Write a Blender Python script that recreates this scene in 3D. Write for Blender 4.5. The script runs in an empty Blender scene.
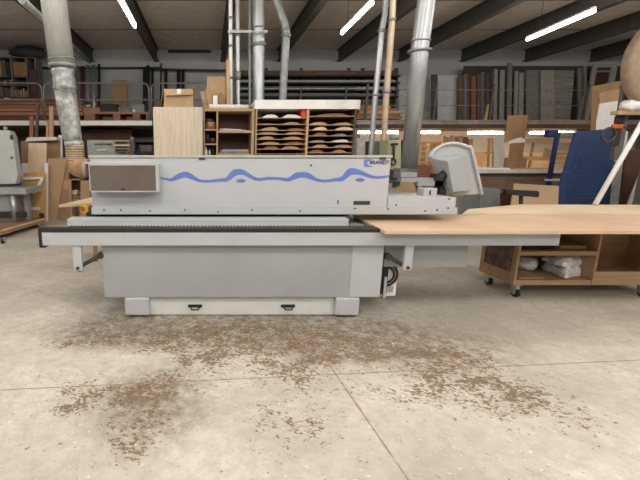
import bpy, bmesh, math, random
from mathutils import Vector, Matrix
random.seed(7)
sc = bpy.context.scene
COL = sc.collection
F = 400.0; CX = 208.0; CY = 240.0; H = 1.67
P = math.atan(83/400); CP, SP = math.cos(P), math.sin(P)

# ------------------------------------------------------------ camera geometry
def at(px, py, D):
    u = (px-CX)/F; v = (CY-py)/F
    dy = CP+v*SP; dz = -SP+v*CP; t = D/dy
    return Vector((u*t, D, H+dz*t))
def Z(py, D): return at(CX, py, D).z
def X(px, D, z): return (px-CX)/F*(D*CP-(z-H)*SP)
def fl(px, py, z=0.0):
    u = (px-CX)/F; v = (CY-py)/F
    dy = CP+v*SP; dz = -SP+v*CP; t = (z-H)/dz
    return Vector((u*t, dy*t, z))

# ------------------------------------------------------------ materials
def lin(c):
    c = c/255.0
    return c/12.92 if c <= 0.04045 else ((c+0.055)/1.055)**2.4
def L(rgb): return (lin(rgb[0]), lin(rgb[1]), lin(rgb[2]), 1)
MATS = {}
def mat(name, rgb, rough=0.6, metal=0.0, var=0.18, scale=6.0, kind='noise', bump=0.0, rgb2=None, emit=0, axis=(1,1,1)):
    if name in MATS: return MATS[name]
    m = bpy.data.materials.new(name); m.use_nodes = True
    nt = m.node_tree; b = nt.nodes['Principled BSDF']
    b.inputs['Roughness'].default_value = rough; b.inputs['Metallic'].default_value = metal
    if emit:
        b.inputs['Base Color'].default_value = L(rgb)
        b.inputs['Emission Color'].default_value = L(rgb); b.inputs['Emission Strength'].default_value = emit
        MATS[name] = m; return m
    tc = nt.nodes.new('ShaderNodeNewGeometry'); mp = nt.nodes.new('ShaderNodeMapping')
    nt.links.new(tc.outputs['Position'], mp.inputs['Vector'])
    mp.inputs['Scale'].default_value = axis
    n = nt.nodes.new('ShaderNodeTexNoise'); n.inputs['Scale'].default_value = scale; n.inputs['Detail'].default_value = 5
    n.inputs['Roughness'].default_value = 0.6
    nt.links.new(mp.outputs[0], n.inputs['Vector'])
    r = nt.nodes.new('ShaderNodeValToRGB')
    c1 = L(rgb2) if rgb2 else tuple(x*(1-var) for x in L(rgb)[:3])+(1,)
    c2 = L(rgb) if rgb2 else tuple(min(1, x*(1+var)) for x in L(rgb)[:3])+(1,)
    r.color_ramp.elements[0].color = c1; r.color_ramp.elements[0].position = 0.35
    r.color_ramp.elements[1].color = c2; r.color_ramp.elements[1].position = 0.65
    nt.links.new(n.outputs['Fac'], r.inputs['Fac']); nt.links.new(r.outputs[0], b.inputs['Base Color'])
    if bump:
        bp = nt.nodes.new('ShaderNodeBump'); bp.inputs['Strength'].default_value = bump; bp.inputs['Distance'].default_value = 0.01
        nt.links.new(n.outputs['Fac'], bp.inputs['Height']); nt.links.new(bp.outputs[0], b.inputs['Normal'])
    MATS[name] = m; return m
GV = (9, 9, 0.7); GH = (0.6, 9, 9)       # grain directions
grey = mat('machine_grey', (182,185,186), 0.42, var=0.04, scale=2)
grey2 = mat('machine_mid_grey', (160,163,164), 0.45, var=0.05, scale=2)
hoodm = mat('hood_light_grey', (186,189,191), 0.38, var=0.03, scale=2)
steel = mat('steel', (176,178,180), 0.35, 0.6, var=0.08, scale=5)
galv = mat('galvanised', (168,171,172), 0.4, 0.7, var=0.16, scale=5, axis=(3,3,.6))
galv2 = mat('galvanised_dull', (140,142,140), 0.5, 0.5, var=0.2, scale=6)
galvd = mat('foil_duct', (156,158,154), 0.42, 0.5, var=0.35, scale=16, bump=.7)
flexm = mat('flex_hose', (156,122,80), 0.5, var=0.25, scale=15)
flexw = mat('flex_wrap', (158,152,142), 0.5, var=0.2, scale=15)
black = mat('black_rubber', (32,31,31), 0.6, var=0.2)
dark = mat('dark_metal', (62,60,58), 0.5, 0.3)
darker = mat('dark_paint', (40,38,36), 0.7)
bluem = mat('stripe_blue', (96,122,190), 0.5, var=0.05)
navytxt = mat('letter_navy', (58,58,110), 0.5, var=0.05)
whitep = mat('white_paint', (226,226,222), 0.45, var=0.03)
kickm = mat('kick_cream', (212,212,207), 0.5, var=0.04)
acry = mat('smoked_hatch', (112,108,102), 0.25, var=0.22, scale=1.6, rgb2=(104,90,80))
board = mat('particle_board_top', (212,186,158), 0.5, var=0.1, scale=1.6, rgb2=(198,166,134))
boardl = mat('particle_board_pale', (222,200,166), 0.5, var=0.08, scale=1.5)
edge = mat('board_edge', (196,168,126), 0.7, var=0.2, scale=60)
ply = mat('plywood', (172,142,106), 0.6, var=0.12, scale=3, axis=GH)
plyv = mat('plywood_upright', (166,136,100), 0.6, var=0.14, scale=3, axis=GV)
mdf = mat('mdf', (180,148,112), 0.7, var=0.06, scale=4)
mdfd = mat('mdf_dark', (156,124,92), 0.7, var=0.08, scale=4)
oak = mat('pale_oak', (200,186,164), 0.55, var=0.14, scale=3, axis=GV)
pine = mat('pine', (190,156,114), 0.6, var=0.14, scale=4, axis=GV)
pineh = mat('pine_long', (182,148,108), 0.6, var=0.16, scale=3, axis=GH)
brownw = mat('brown_lumber', (128,90,64), 0.6, var=0.25, scale=3, axis=GH)
brownr = mat('red_brown_lumber', (150,104,74), 0.6, var=0.22, scale=3, axis=GH)
brownv = mat('brown_plank', (92,76,64), 0.65, var=0.25, scale=3, axis=GV)
browndk = mat('dark_brown_wood', (84,52,30), 0.6, var=0.2, scale=4)
greyw = mat('weathered_plank', (112,108,102), 0.75, var=0.2, scale=4, axis=GV)
greyw2 = mat('weathered_plank_pale', (136,132,126), 0.75, var=0.2, scale=4, axis=GV)
greyh = mat('slat_grey', (120,116,108), 0.75, var=0.45, scale=2.2, axis=(0.4,0.4,9))
card = mat('cardboard', (174,144,110), 0.75, var=0.1, scale=5)
cardd = mat('cardboard_dark', (150,116,82), 0.8, var=0.1, scale=5)
white = mat('white_board', (232,230,224), 0.5, var=0.04)
paper = mat('paper', (226,222,214), 0.7, var=0.08, scale=20)
bluep = mat('blue_panel', (38,64,110), 0.45, var=0.14, scale=2)
blueln = mat('blue_panel_line', (74,104,146), 0.5)
blued = mat('deep_blue', (38,52,116), 0.45)
orange = mat('orange_clamp', (214,96,44), 0.5, var=0.1)
red = mat('red', (190,50,40), 0.5); yellow = mat('yellow', (220,180,60), 0.5)
olive = mat('olive_paint', (158,156,128), 0.5, var=0.08)
tanwheel = mat('tan_wheel', (140,122,100), 0.7, var=0.14, scale=10)
plast = mat('plastic_sheet', (232,232,232), 0.25, var=0.2, scale=12, bump=.5)
photo = mat('dark_photo_panel', (120,96,92), 0.3, var=0.5, scale=9, rgb2=(40,26,24))
wallm = mat('wall_plaster', (170,170,167), 0.85, var=0.06, scale=0.8, bump=.1)
whitewall = mat('wall_white_paint', (236,224,206), 0.8, var=0.04)
ceilm = mat('ceiling_board', (222,214,204), 0.9, var=0.1, scale=5, bump=.6)
beamm = mat('beam_dark', (80,78,75), 0.7, var=0.12)
rail = mat('rail_steel', (128,124,118), 0.5, 0.4)
raild = mat('rail_dark_steel', (84,80,76), 0.55, 0.3)
tube_e = mat('fluorescent_tube', (255,246,232), emit=26)
tube_s = mat('fluorescent_tube_soft', (255,240,216), emit=30)
greenish = mat('grey_green_box', (134,142,140), 0.5, var=0.05)
glassm = mat('lcd_dark', (30,34,38), 0.15)

def floor_mat():
    m = bpy.data.materials.new('concrete_floor'); m.use_nodes = True; nt = m.node_tree; N = nt.nodes; K = nt.links
    b = N['Principled BSDF']; b.inputs['Roughness'].default_value = 0.62
    g = N.new('ShaderNodeNewGeometry'); pos = g.outputs['Position']
    def noise(scale, detail=5, rough=.6, vec=None, dist=0):
        n = N.new('ShaderNodeTexNoise'); n.inputs['Scale'].default_value = scale; n.inputs['Detail'].default_value = detail
        n.inputs['Roughness'].default_value = rough; n.inputs['Distortion'].default_value = dist
        K.new(vec or pos, n.inputs['Vector']); return n.outputs['Fac']
    def ma(op, a, b_=None, c=None, clamp=False):
        n = N.new('ShaderNodeMath'); n.operation = op; n.use_clamp = clamp
        for i, v in enumerate((a, b_, c)):
            if v is None: continue
            if isinstance(v, (int, float)): n.inputs[i].default_value = v
            else: K.new(v, n.inputs[i])
        return n.outputs[0]
    def ramp(v, lo, hi):
        n = N.new('ShaderNodeMapRange'); n.inputs[1].default_value = lo; n.inputs[2].default_value = hi; K.new(v, n.inputs[0]); return n.outputs[0]
    def mix(f, a, b_):
        n = N.new('ShaderNodeMix'); n.data_type = 'RGBA'
        K.new(f, n.inputs[0])
        for i, v in ((6, a), (7, b_)):
            if isinstance(v, tuple): n.inputs[i].default_value = v
            else: K.new(v, n.inputs[i])
        return n.outputs[2]
    base = mix(ramp(noise(0.9, 6), .35, .65), L((178,172,161)), L((211,205,194)))
    base = mix(ma('MULTIPLY', ramp(noise(9, 8, .8), .42, .62), .5), base, L((158,149,136)))
    # blobs of dirt, each a worn patch on the slab (centre, radius)
    def blobs(lst):
        tot = None
        for (px, py, rx, ry) in lst:
            c = fl(px, py)
            s = N.new('ShaderNodeVectorMath'); s.operation = 'SUBTRACT'; K.new(pos, s.inputs[0]); s.inputs[1].default_value = c
            d = N.new('ShaderNodeVectorMath'); d.operation = 'DIVIDE'; K.new(s.outputs[0], d.inputs[0]); d.inputs[1].default_value = (rx, ry, 1)
            l = N.new('ShaderNodeVectorMath'); l.operation = 'LENGTH'; K.new(d.outputs[0], l.inputs[0])
            v = ma('MAXIMUM', ma('SUBTRACT', 1.0, l.outputs['Value']), 0.0)
            tot = v if tot is None else ma('ADD', tot, v)
        return tot
    mask = blobs([(140,425,.30,.28),(143,402,.32,.25),(165,385,.38,.25),(195,372,.4,.3),(130,450,.22,.18),(255,350,.9,.45),(330,350,.9,.45),(420,352,.8,.35),(215,340,.9,.4),(300,378,.55,.3),(475,372,.7,.35),(105,338,.6,.2),(60,345,.4,.15),(90,385,.35,.2),(70,410,.2,.15),(290,420,.4,.4),(440,390,.8,.4),(540,405,.5,.4),(100,395,.35,.25),(250,335,2.0,.6)])
    soft = blobs([(215,322,1.6,.7),(120,335,.9,.4),(300,335,1.3,.6),(400,345,1.3,.6),(150,400,.5,.6),(250,318,2.2,.5)])
    base = mix(ma('MULTIPLY', ma('MULTIPLY', ramp(soft, .0, .7), ramp(noise(9, 8, .9), .34, .6)), .95), base, L((104,88,70)))
    st = N.new('ShaderNodeMapping'); st.inputs['Rotation'].default_value = (0,0,.5); st.inputs['Scale'].default_value = (1.0,1.35,1); K.new(pos, st.inputs['Vector'])
    fn = ma('ADD', ma('MULTIPLY', noise(30, 6, .7, st.outputs[0], .3), .74), ma('MULTIPLY', noise(9, 4, .6, st.outputs[0], .3), .26))
    clump = ramp(noise(3.0, 6, .75), .36, .64)
    thr = ma('SUBTRACT', .645, ma('MULTIPLY', ma('MULTIPLY', ma('MINIMUM', ma('ADD', ma('MULTIPLY', mask, .72), .26), 1.0), ma('ADD', .42, ma('MULTIPLY', clump, .95))), .182))
    fk = ma('MULTIPLY', ma('SUBTRACT', fn, thr), 40, clamp=True)
    flake = mix(ramp(noise(40, 3), .3, .7), L((84,64,42)), L((136,114,86)))
    base = mix(ma('MULTIPLY', fk, .92), base, flake)
    ln = noise(26, 3, .5, st.outputs[0]); lf = ma('MULTIPLY', ma('SUBTRACT', ln, .66), 40, clamp=True)
    base = mix(ma('MULTIPLY', lf, .5), base, L((232,226,214)))
    # small isolated worn spots
    n2 = noise(6.5, 3, .55, st.outputs[0], .8); base = mix(ma('MULTIPLY', ma('MULTIPLY', ma('SUBTRACT', n2, .715), 50, clamp=True), .7), base, L((138,116,92)))
    # joints between the slabs
    sx = N.new('ShaderNodeSeparateXYZ'); K.new(pos, sx.inputs[0]); x, y = sx.outputs[0], sx.outputs[1]
    a = fl(0,390); c = fl(320,375); sl = (c.y-a.y)/(c.x-a.x)
    j1 = ma('ABSOLUTE', ma('SUBTRACT', ma('SUBTRACT', y, ma('MULTIPLY', x, sl)), a.y-sl*a.x))
    a = fl(350,395); c = fl(405,475); sl = (c.x-a.x)/(c.y-a.y)
    j2 = ma('ABSOLUTE', ma('SUBTRACT', ma('SUBTRACT', x, ma('MULTIPLY', y, sl)), a.x-sl*a.y))
    wob = ma('MULTIPLY', noise(12, 3), .009)
    for j in (j1, j2):
        base = mix(ma('MULTIPLY', ma('MULTIPLY', ma('SUBTRACT', wob, ma('MULTIPLY', j, .5)), 400, clamp=True), .85), base, L((140,116,90)))
    K.new(base, b.inputs['Base Color'])
    bp = N.new('ShaderNodeBump'); bp.inputs['Strength'].default_value = .25; bp.inputs['Distance'].default_value = .004
    K.new(ma('SUBTRACT', noise(30, 5), fk), bp.inputs['Height']); K.new(bp.outputs[0], b.inputs['Normal'])
    return m

# ------------------------------------------------------------ mesh helpers
class MB:
    def __init__(s): s.bm = bmesh.new()
    def box(s, x0, x1, y0, y1, z0, z1, bev=0):
        bm = bmesh.new() if bev else s.bm
        x0, x1 = min(x0,x1), max(x0,x1); y0, y1 = min(y0,y1), max(y0,y1); z0, z1 = min(z0,z1), max(z0,z1)
        vs = [bm.verts.new(c) for c in ((x0,y0,z0),(x1,y0,z0),(x1,y1,z0),(x0,y1,z0),(x0,y0,z1),(x1,y0,z1),(x1,y1,z1),(x0,y1,z1))]
        for f in ((3,2,1,0),(4,5,6,7),(0,1,5,4),(1,2,6,5),(2,3,7,6),(3,0,4,7)): bm.faces.new([vs[i] for i in f])
        if bev:
            bmesh.ops.bevel(bm, geom=list(bm.edges), offset=bev, segments=3, affect='EDGES', profile=.5)
            s.merge(bm)
        return s
    def merge(s, bm):
        me = bpy.data.meshes.new('t'); bm.to_mesh(me); bm.free(); s.bm.from_mesh(me); bpy.data.meshes.remove(me)
    def prism(s, front, t, d=Vector((0,1,0))):
        f = [s.bm.verts.new(p) for p in front]; k = [s.bm.verts.new(Vector(p)+d*t) for p in front]
        n = len(f); s.bm.faces.new(f); s.bm.faces.new(k[::-1])
        for i in range(n): s.bm.faces.new((f[i], k[i], k[(i+1)%n], f[(i+1)%n]))
        return s
    def tube(s, pts, r, seg=16, cap=True, r2=None):
        pts = [Vector(p) for p in pts]; n = len(pts)
        rs = r if isinstance(r, (list, tuple)) else [r]*n
        rings = []; up = None
        for i, p in enumerate(pts):
            t = (pts[min(i+1,n-1)]-pts[max(i-1,0)]).normalized()
            if up is None:
                up = Vector((0,0,1)) if abs(t.z) < .9 else Vector((0,1,0))
            a = t.cross(up).normalized(); b = a.cross(t).normalized(); up = b
            rings.append([s.bm.verts.new(p+(a*math.cos(k*2*math.pi/seg)+b*math.sin(k*2*math.pi/seg))*rs[i]) for k in range(seg)])
        for i in range(n-1):
            for k in range(seg):
                f = s.bm.faces.new((rings[i][k], rings[i][(k+1)%seg], rings[i+1][(k+1)%seg], rings[i+1][k])); f.smooth = True
        if cap: s.bm.faces.new(rings[0][::-1]); s.bm.faces.new(rings[-1])
        return s
    def shear(s, fn):
        for v in s.bm.verts: v.co = fn(v.co)
        return s
def finish(name, mb, m, parent=None):
    bm = mb.bm; bmesh.ops.recalc_face_normals(bm, faces=bm.faces)
    if parent is None:
        xs = [v.co.x for v in bm.verts]; ys = [v.co.y for v in bm.verts]; zs = [v.co.z for v in bm.verts]
        org = Vector(((min(xs)+max(xs))/2, (min(ys)+max(ys))/2, min(zs)))
    else:
        r = parent
        while r.parent: r = r.parent
        org = Vector(r.location)
    for v in bm.verts: v.co -= org
    me = bpy.data.meshes.new(name); bm.to_mesh(me); bm.free(); me.materials.append(m)
    o = bpy.data.objects.new(name, me); COL.objects.link(o)
    if parent is None: o.location = org
    else: o.parent = parent
    return o
def tag(o, label, cat, group=None):
    o['label'] = label; o['category'] = cat
    if group: o['group'] = group
    return o
def thing(name, label, cat, loc, group=None):
    o = bpy.data.objects.new(name, None); COL.objects.link(o); o.location = loc
    o.empty_display_size = .1
    return tag(o, label, cat, group)
def struct(name, mb, m):
    o = finish(name, mb, m); o['kind'] = 'structure'; return o
def one(name, mb, m, label, cat, group=None): return tag(finish(name, mb, m), label, cat, group)
def pbx(px0, py0, px1, py1, D, dy):
    """extents of a box whose front face at distance D spans the given picture rectangle"""
    z1, z0 = Z(py0, D), Z(py1, D); zm = (z0+z1)/2
    return X(px0, D, zm), X(px1, D, zm), D, D+dy, z0, z1
def pb(px0, py0, px1, py1, D, dy, bev=0): return MB().box(*pbx(px0,py0,px1,py1,D,dy), bev=bev)
def upright(D, zb, top, bot, t, lean=0.0, pyr=None):
    """board standing on height zb; top=(pxl,pxr,py), bot=(pxl,pxr); lean = how much further back the top is"""
    Dt = D+lean; zt = Z(top[2], Dt); ztr = Z(pyr, Dt) if pyr is not None else zt
    f = [Vector((X(bot[0],D,zb),D,zb)), Vector((X(bot[1],D,zb),D,zb)), Vector((X(top[1],Dt,ztr),Dt,ztr)), Vector((X(top[0],Dt,zt),Dt,zt))]
    return MB().prism(f, t)
def bevelmod(o, w=.004, s=2):
    b = o.modifiers.new('bevel', 'BEVEL'); b.width = w; b.segments = s; b.limit_method = 'ANGLE'; return o
def catmull(pts, n=8):
    out = []
    for i in range(len(pts)-1):
        p0 = pts[max(i-1,0)]; p1 = pts[i]; p2 = pts[i+1]; p3 = pts[min(i+2,len(pts)-1)]
        for k in range(n):
            t = k/n
            out.append(tuple(.5*((2*b)+(-a+c)*t+(2*a-5*b+4*c-d)*t*t+(-a+3*b-3*c+d)*t**3) for a,b,c,d in zip(p0,p1,p2,p3)))
    out.append(tuple(pts[-1])); return out

# ------------------------------------------------------------ the setting
XL, XR, YB, YF, ZC = -7.4, 15.5, 14.9, -5.0, 5.3
struct('floor', MB().box(XL,XR,YF,YB+.2,-.2,0), floor_mat())
struct('ceiling', MB().box(XL,XR,YF,YB+.2,ZC,ZC+.2), ceilm)
struct('wall_back', MB().box(XL,XR,YB,YB+.2,2.65,ZC), wallm)
struct('wall_lower_back', MB().box(XL,XR,YB,YB+.2,0,2.65), whitewall)
struct('wall_left', MB().box(XL-.2,XL,YF,YB+.2,0,ZC), wallm)
struct('wall_right', MB().box(XR,XR+.2,YF,YB+.2,0,ZC), wallm)
# roof beams run away from the camera
bz = ZC
for i, k in enumerate((-1.24,-.55,.16,.76,1.40,2.05,2.72,3.4,4.1)):
    bd = .39; xc = k*(ZC-bd-H)
    m = MB().box(xc-.085, xc+.085, YF, YB, bz-bd, bz-bd+.02); m.box(xc-.085, xc+.085, YF, YB, bz-.02, bz); m.box(xc-.012, xc+.012, YF, YB, bz-bd+.02, bz-.02)
    struct('trim_%d' % (i+1), m, beamm)
for i,yy in enumerate((8.2,10.4,12.6)):
    struct('trim_%d' % (20+i), MB().box(XL,XR,yy,yy+.025,ZC-.012,ZC), mat('seam',(120,112,102),.9))
MZ = Z(119.5, 11.9); ME = 11.9          # mezzanine top and its front edge
struct('floor_mezzanine', MB().box(XL, XR, ME+.12, YB, MZ-.14, MZ), mdfd)
xm = X(152, ME, MZ); xm2 = X(357, ME, MZ)
o = struct('trim_10', MB().box(XL, xm, ME, ME+.12, MZ-.16, MZ-.035), whitep)
m = MB().box(xm2, XR, ME, ME+.12, MZ-.13, MZ-.05)
m.box(xm2, XR, ME-.03, ME+.12, MZ-.05, MZ-.03); struct('trim_11', m, galv2)
struct('trim_12', MB().box(xm, xm2, ME, ME+.12, MZ-.15, MZ-.02), dark)
struct('trim_13', MB().box(X(357,ME,2.5), XR, ME+.02, ME+.12, MZ-.24, MZ-.13), browndk)
# slot in the wall and pipes along the wall
one('wall_vent', pb(168,50,211,52.5,YB-.06,.058), darker, 'long narrow dark slot high on the back wall, left of the thin pipes', 'vent')
for nm, y, x0, x1, r, lb in (('upper',68,-60,160,.035,'dark service pipe running along the back wall behind the large duct'),):
    one('wall_pipe', MB().tube([at(x0,y,YB-.1), at(x1,y,YB-.1)], r), dark, lb, 'pipe')
one('wall_pipe', MB().tube([at(150,69,YB-.3), at(226,70.5,YB-.3)], .03), dark, 'dark service pipe on the back wall above the cardboard box', 'pipe')

# ------------------------------------------------------------ fluorescent lights
def light(far, near, z, label, group='ceiling tube lights'):
    (x0,y0),(x1,y1) = far, near
    t = thing('fluorescent_light', label, 'light', Vector(((x0+x1)/2,(y0+y1)/2,z)), group)
    d = Vector((x1-x0,y1-y0,0)).normalized(); n = Vector((d.y,-d.x,0))
    a = Vector((x0,y0,z)); b = Vector((x1,y1,z))
    finish('tube', MB().tube([a, b], .035, 12), tube_e, t)
    m = MB(); m.prism([a+n*.035+Vector((0,0,.04)), b+n*.035+Vector((0,0,.04)), b-n*.035+Vector((0,0,.04)), a-n*.035+Vector((0,0,.04))], .04, Vector((0,0,1)))
    finish('housing', m, whitep, t)
    for q in (.2,.8):
        c = a.lerp(b,q); finish('hanger', MB().tube([c+Vector((0,0,.09)), Vector((c.x,c.y,ZC))], .005, 6), dark, t)
def zD(py, z):  # distance at which a picture row meets height z
    v=(CY-py)/F; return (z-H)*(CP+v*SP)/(-SP+v*CP)
LZ = 4.37
for (f_, n_, lb) in (((135,26.5),(117,-6),'hanging fluorescent tube above the left end of the machine, beside the large duct'),
                    ((342,33),(372,3),'hanging fluorescent tube seen between the round duct and the paired thin pipes'),
                    ((527.5,39.5),(594,11),'long hanging fluorescent tube at the right, over the blue panel')):
    Da = zD(f_[1], LZ); Db = zD(n_[1], LZ)
    a = at(f_[0], f_[1], Da); b = at(n_[0], n_[1], Db)
    light((a.x,a.y),(b.x,b.y),LZ,lb)
# the same luminaires continue above and behind the camera
for i,(x,y) in enumerate(((-5.8,5.2),(-1.5,5.2),(2.95,5.2),(7.3,5.2),(11.6,5.2),(-4.5,.8),(-.6,.8),(3.6,.8),(8,.8),(-2,-3),(3,-3),(8,-3))):
    a = bpy.data.lights.new('shop_light','POINT'); a.shadow_soft_size=.45; a.energy=225 if y<4 else 120; a.color=(1,.965,.93)
    o = bpy.data.objects.new('shop_light', a); COL.objects.link(o); o.location=(x,y,LZ+.2)

# ------------------------------------------------------------ the edge banding machine
T = thing('edge_banding_machine', 'long grey edge banding machine with blue wave stripe on its hood', 'machine', Vector((.6,4.4,0)))
D0 = 3.92
x0 = X(39,D0,.86); xr = X(560,D0,.86)
zt = Z(232.3,D0); zb = Z(245.6,D0)
rail_o = finish('support_rail', MB().box(x0+.03,xr,D0,D0+.12,zb,zt,bev=.003), grey, T)
m = MB().box(x0,X(392,D0,.9),D0-.004,D0+.10,zt,Z(228.8,D0)); m.box(x0,x0+.03,D0-.006,D0+.12,zb-.01,zt); m.box(x0,x0+.06,D0-.006,D0+.1,zb-.02,zb-.005)
finish('rail_trim', m, black, T)
# roller teeth
m = MB(); xa = X(70,D0+.2,.95); xb = X(385,D0+.2,.95); n = 86
for i in range(n):
    c = xa+(xb-xa)*i/n; m.tube([(c,D0+.13,zt+.012),(c,D0+.25,zt+.012)], .016, 10)
t_ = finish('roller_row', m, dark, T); t_['kind'] = 'stuff'
xe = X(67,4.25,.95)
finish('table_bed', MB().box(xe,xr-.02,D0+.12,5.05,zb+.03,zt-.006), grey2, T)
finish('chain_housing', MB().box(xe,X(349,4.25,1),4.25,4.42,zt-.01,1.02,bev=.01), grey, T)
finish('feed_gap_shade', MB().box(xe+.12,1.55,4.55,5.0,zt-.006,zl_:=1.046), darker, T)  # dark block added as the shade in the gap under the hood
m = MB().box(xe+.01, X(349,4.25,1)-.02, D0+.245, 4.25, zt-.006, zt+.012); finish('guide_strip', m, steel, T)
# cabinet base
DB = 4.0
bx0 = X(103,DB,.5); bx1 = X(382,DB,.5); zbb = Z(297.5,DB)
finish('base_cabinet', MB().box(bx0,bx1,DB,4.95,zbb,zb+.03,bev=.006), grey2, T)
o = finish('base_panel', MB().box(X(351,DB,.5),bx1-.004,DB-.004,DB+.01,zbb+.01,zb-.004), grey, T)
k = finish('kick_panel', MB().box(X(150,4.05,.1),X(336,4.05,.1),4.05,4.09,Z(314.5,4.05),zbb+.002), kickm, T)
for px in (195,288):
    xh = X(px,4.05,.15); zh = Z(307,4.05)
    m = MB().box(xh-.075,xh+.075,4.035,4.05,zh+.0,zh+.03,bev=.004)
    m.tube([(xh-.05,4.04,zh+.01),(xh-.035,4.0,zh-.012),(xh+.035,4.0,zh-.012),(xh+.05,4.04,zh+.01)],.008,8)
    finish('handle', m, black, k)
def foot(px0,px1,D,parent=T):
    xa, xb = X(px0,D,.12), X(px1,D,.12)
    f = finish('foot', MB().box(xa,xb,D,D+.35,.025,zbb+.0,bev=.018), grey, parent)
    finish('levelling_pad', MB().tube([((xa+xb)/2,D+.12,0),((xa+xb)/2,D+.12,.03)],.07,20), steel, f)
foot(124.5,149.5,3.98); foot(335.5,359.5,3.98)
for xc in (bx0+.3, bx1-.35): finish('rear_foot', MB().box(xc-.12,xc+.12,4.6,4.92,0,zbb,bev=.01), grey, T)
# lower box at the right end
zq = Z(267,4.1)
finish('motor_box', MB().box(X(384,4.1,.6),X(467,4.1,.6),4.1,4.7,zq,zb+.03,bev=.008), grey2, T)
# swinging outrigger arms
def arm(px, pyb, w, hx, hy, D=D0+.02):
    xa = X(px,D,.7)
    o = finish('outrigger', MB().box(xa-w/2,xa+w/2,D,D+.05,Z(pyb,D),zb+.002,bev=.004), grey, T)
    p = Vector((xa,D+.04,Z(pyb-3,D))); q = at(hx,hy,DB+.02)
    m = MB().tube([p,q],.022,12); finish('strut', m, dark, o)
    finish('bracket', MB().tube([q+Vector((0,-.03,0)),q+Vector((0,.03,0))],.035,14), dark, o)
    finish('bolt', MB().tube([p+Vector((0,-.06,0)),p+Vector((0,.01,0))],.016,10), dark, o)
arm(77,271,.09,101,255); arm(409,270.5,.085,388,256.5)
# electrical box with hoses
xa, xb = X(383.5,4.12,.5), X(399.5,4.12,.5)
eb = finish('electrical_box', MB().box(xa,xb,4.15,4.5,Z(296,4.15),zq+.02,bev=.006), whitep, T)
finish('box_recess', MB().box(xa-.001,xa+.06,4.13,4.16,Z(294,4.13),zq-.005), black, eb)
for r in (.12,.085):
    m = MB().tube([(xa+.04+r*math.sin(a),4.13,Z(266,4.13)-.1+r*math.cos(a)) for a in [i*math.pi/10 for i in range(0,11)]],.012,8)
    finish('hose', m, black, eb)
m = MB()
for i in range(4): m.box(xa+.03+i*.03,xa+.045+i*.03,4.135,4.15,Z(292,4.14),Z(286,4.14))
finish('connector_strip', m, steel, eb)
finish('cable_duct', MB().box(xa+.02,xa+.045,4.11,4.14,Z(298,4.12),Z(277,4.12)), grey, eb)
# hood
DH = 4.42
hx0, hx1 = X(91,DH,1.4), X(388.8,DH,1.4)
zh1, zh0 = Z(158.3,DH), Z(207.5,DH)
hood = finish('hood', MB().box(hx0,hx1,DH,5.1,zh0,zh1,bev=.004), hoodm, T)
lid = finish('hood_lid', MB().box(X(89,DH,1.6),hx1+.012,DH-.015,5.12,zh1+.006,Z(155.2,DH),bev=.004), mat('lid_beige',(178,177,168),.5,var=.04), T)
for px in (202,382): finish('hinge', MB().box(X(px-3,DH,1.6),X(px+3,DH,1.6),DH-.02,DH,zh1-.012,zh1+.01), dark, lid)
zl0 = Z(214,DH)
finish('lower_beam', MB().box(X(92,DH,1.1),X(456,DH,1.1),DH-.03,5.08,zl0,zh0+.001,bev=.003), grey, T)
finish('end_beam', MB().box(hx1+.01,X(455,DH,1.1),DH,5.05,zh0,Z(197.5,DH),bev=.005), hoodm, T)
m = MB()
for px,py in ((104,210),(121,210),(150,211),(185,210),(218,212),(252,210),(300,211),(355,208.5),(388,209),(425,211),(437,210),(448,208),(396,205),(449,199)):
    p = at(px,py,DH-.03); m.tube([p,p+Vector((0,-.006,0))],.010,10)
q = finish('bolt_row', m, dark, T)
m = MB(); p = at(311,165.3,DH); m.tube([p,p+Vector((0,-.006,0))],.011,14); finish('lock', m, navytxt, hood)
m = MB(); 
finish('name_plate', MB().box(*pbx(353.5,201,370,204.8,DH-.004,.006)), dark, hood)
finish('latch', MB().box(*pbx(337.5,200,338.6,204,DH-.004,.006)), dark, hood)
# blue waves
W = [(158,177.8,1.2),(165,178.8,1.6),(171,179.8,2.4),(178,176.6,4.4),(185,174.6,4.6),(191,176.4,4.4),(200,180.8,2.4),(210,181.2,2.2),(220,180.1,2.6),(226,179.6,3.2),(231,175.5,6),(236,172.4,5),(243,172.3,4),(250,176.2,3.6),(258,179.4,2.4),(268,178.4,2.4),(279,178.6,2.2),(288,179.6,3),(295,176.2,5),(302,174.8,4.2),(309,176,4.6),(317,179.8,2.6),(325,181,2.2),(335,179.8,2.6),(342,178.6,4),(347,174,6.4),(352,171.4,5.2),(360,172.4,4),(368,175.6,3),(376,177.4,2.2),(384,177,2),(389.5,176,1.6)]
Wd = [(a,b,w*1.3) for a,b,w in catmull(W, 6)]; m = MB(); prev = None
for px,py,w in Wd:
    a = at(px,py-w/2,DH-.002); b = at(px,py+w/2,DH-.002); va, vb = m.bm.verts.new(a), m.bm.verts.new(b)
    if prev: m.bm.faces.new((prev[0],va,vb,prev[1]))
    prev = (va,vb)
finish('wave_stripe', m, bluem, hood)
for cx,cy,rx in ((241,180.9,4.8),(360,180,4.6)):
    m = MB(); m.prism([at(cx+rx*math.cos(a),cy+1.9*math.sin(a),DH-.003) for a in [i*math.pi/12 for i in range(24)]],.002)
    finish('wave_dot', m, bluem, hood)
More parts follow.
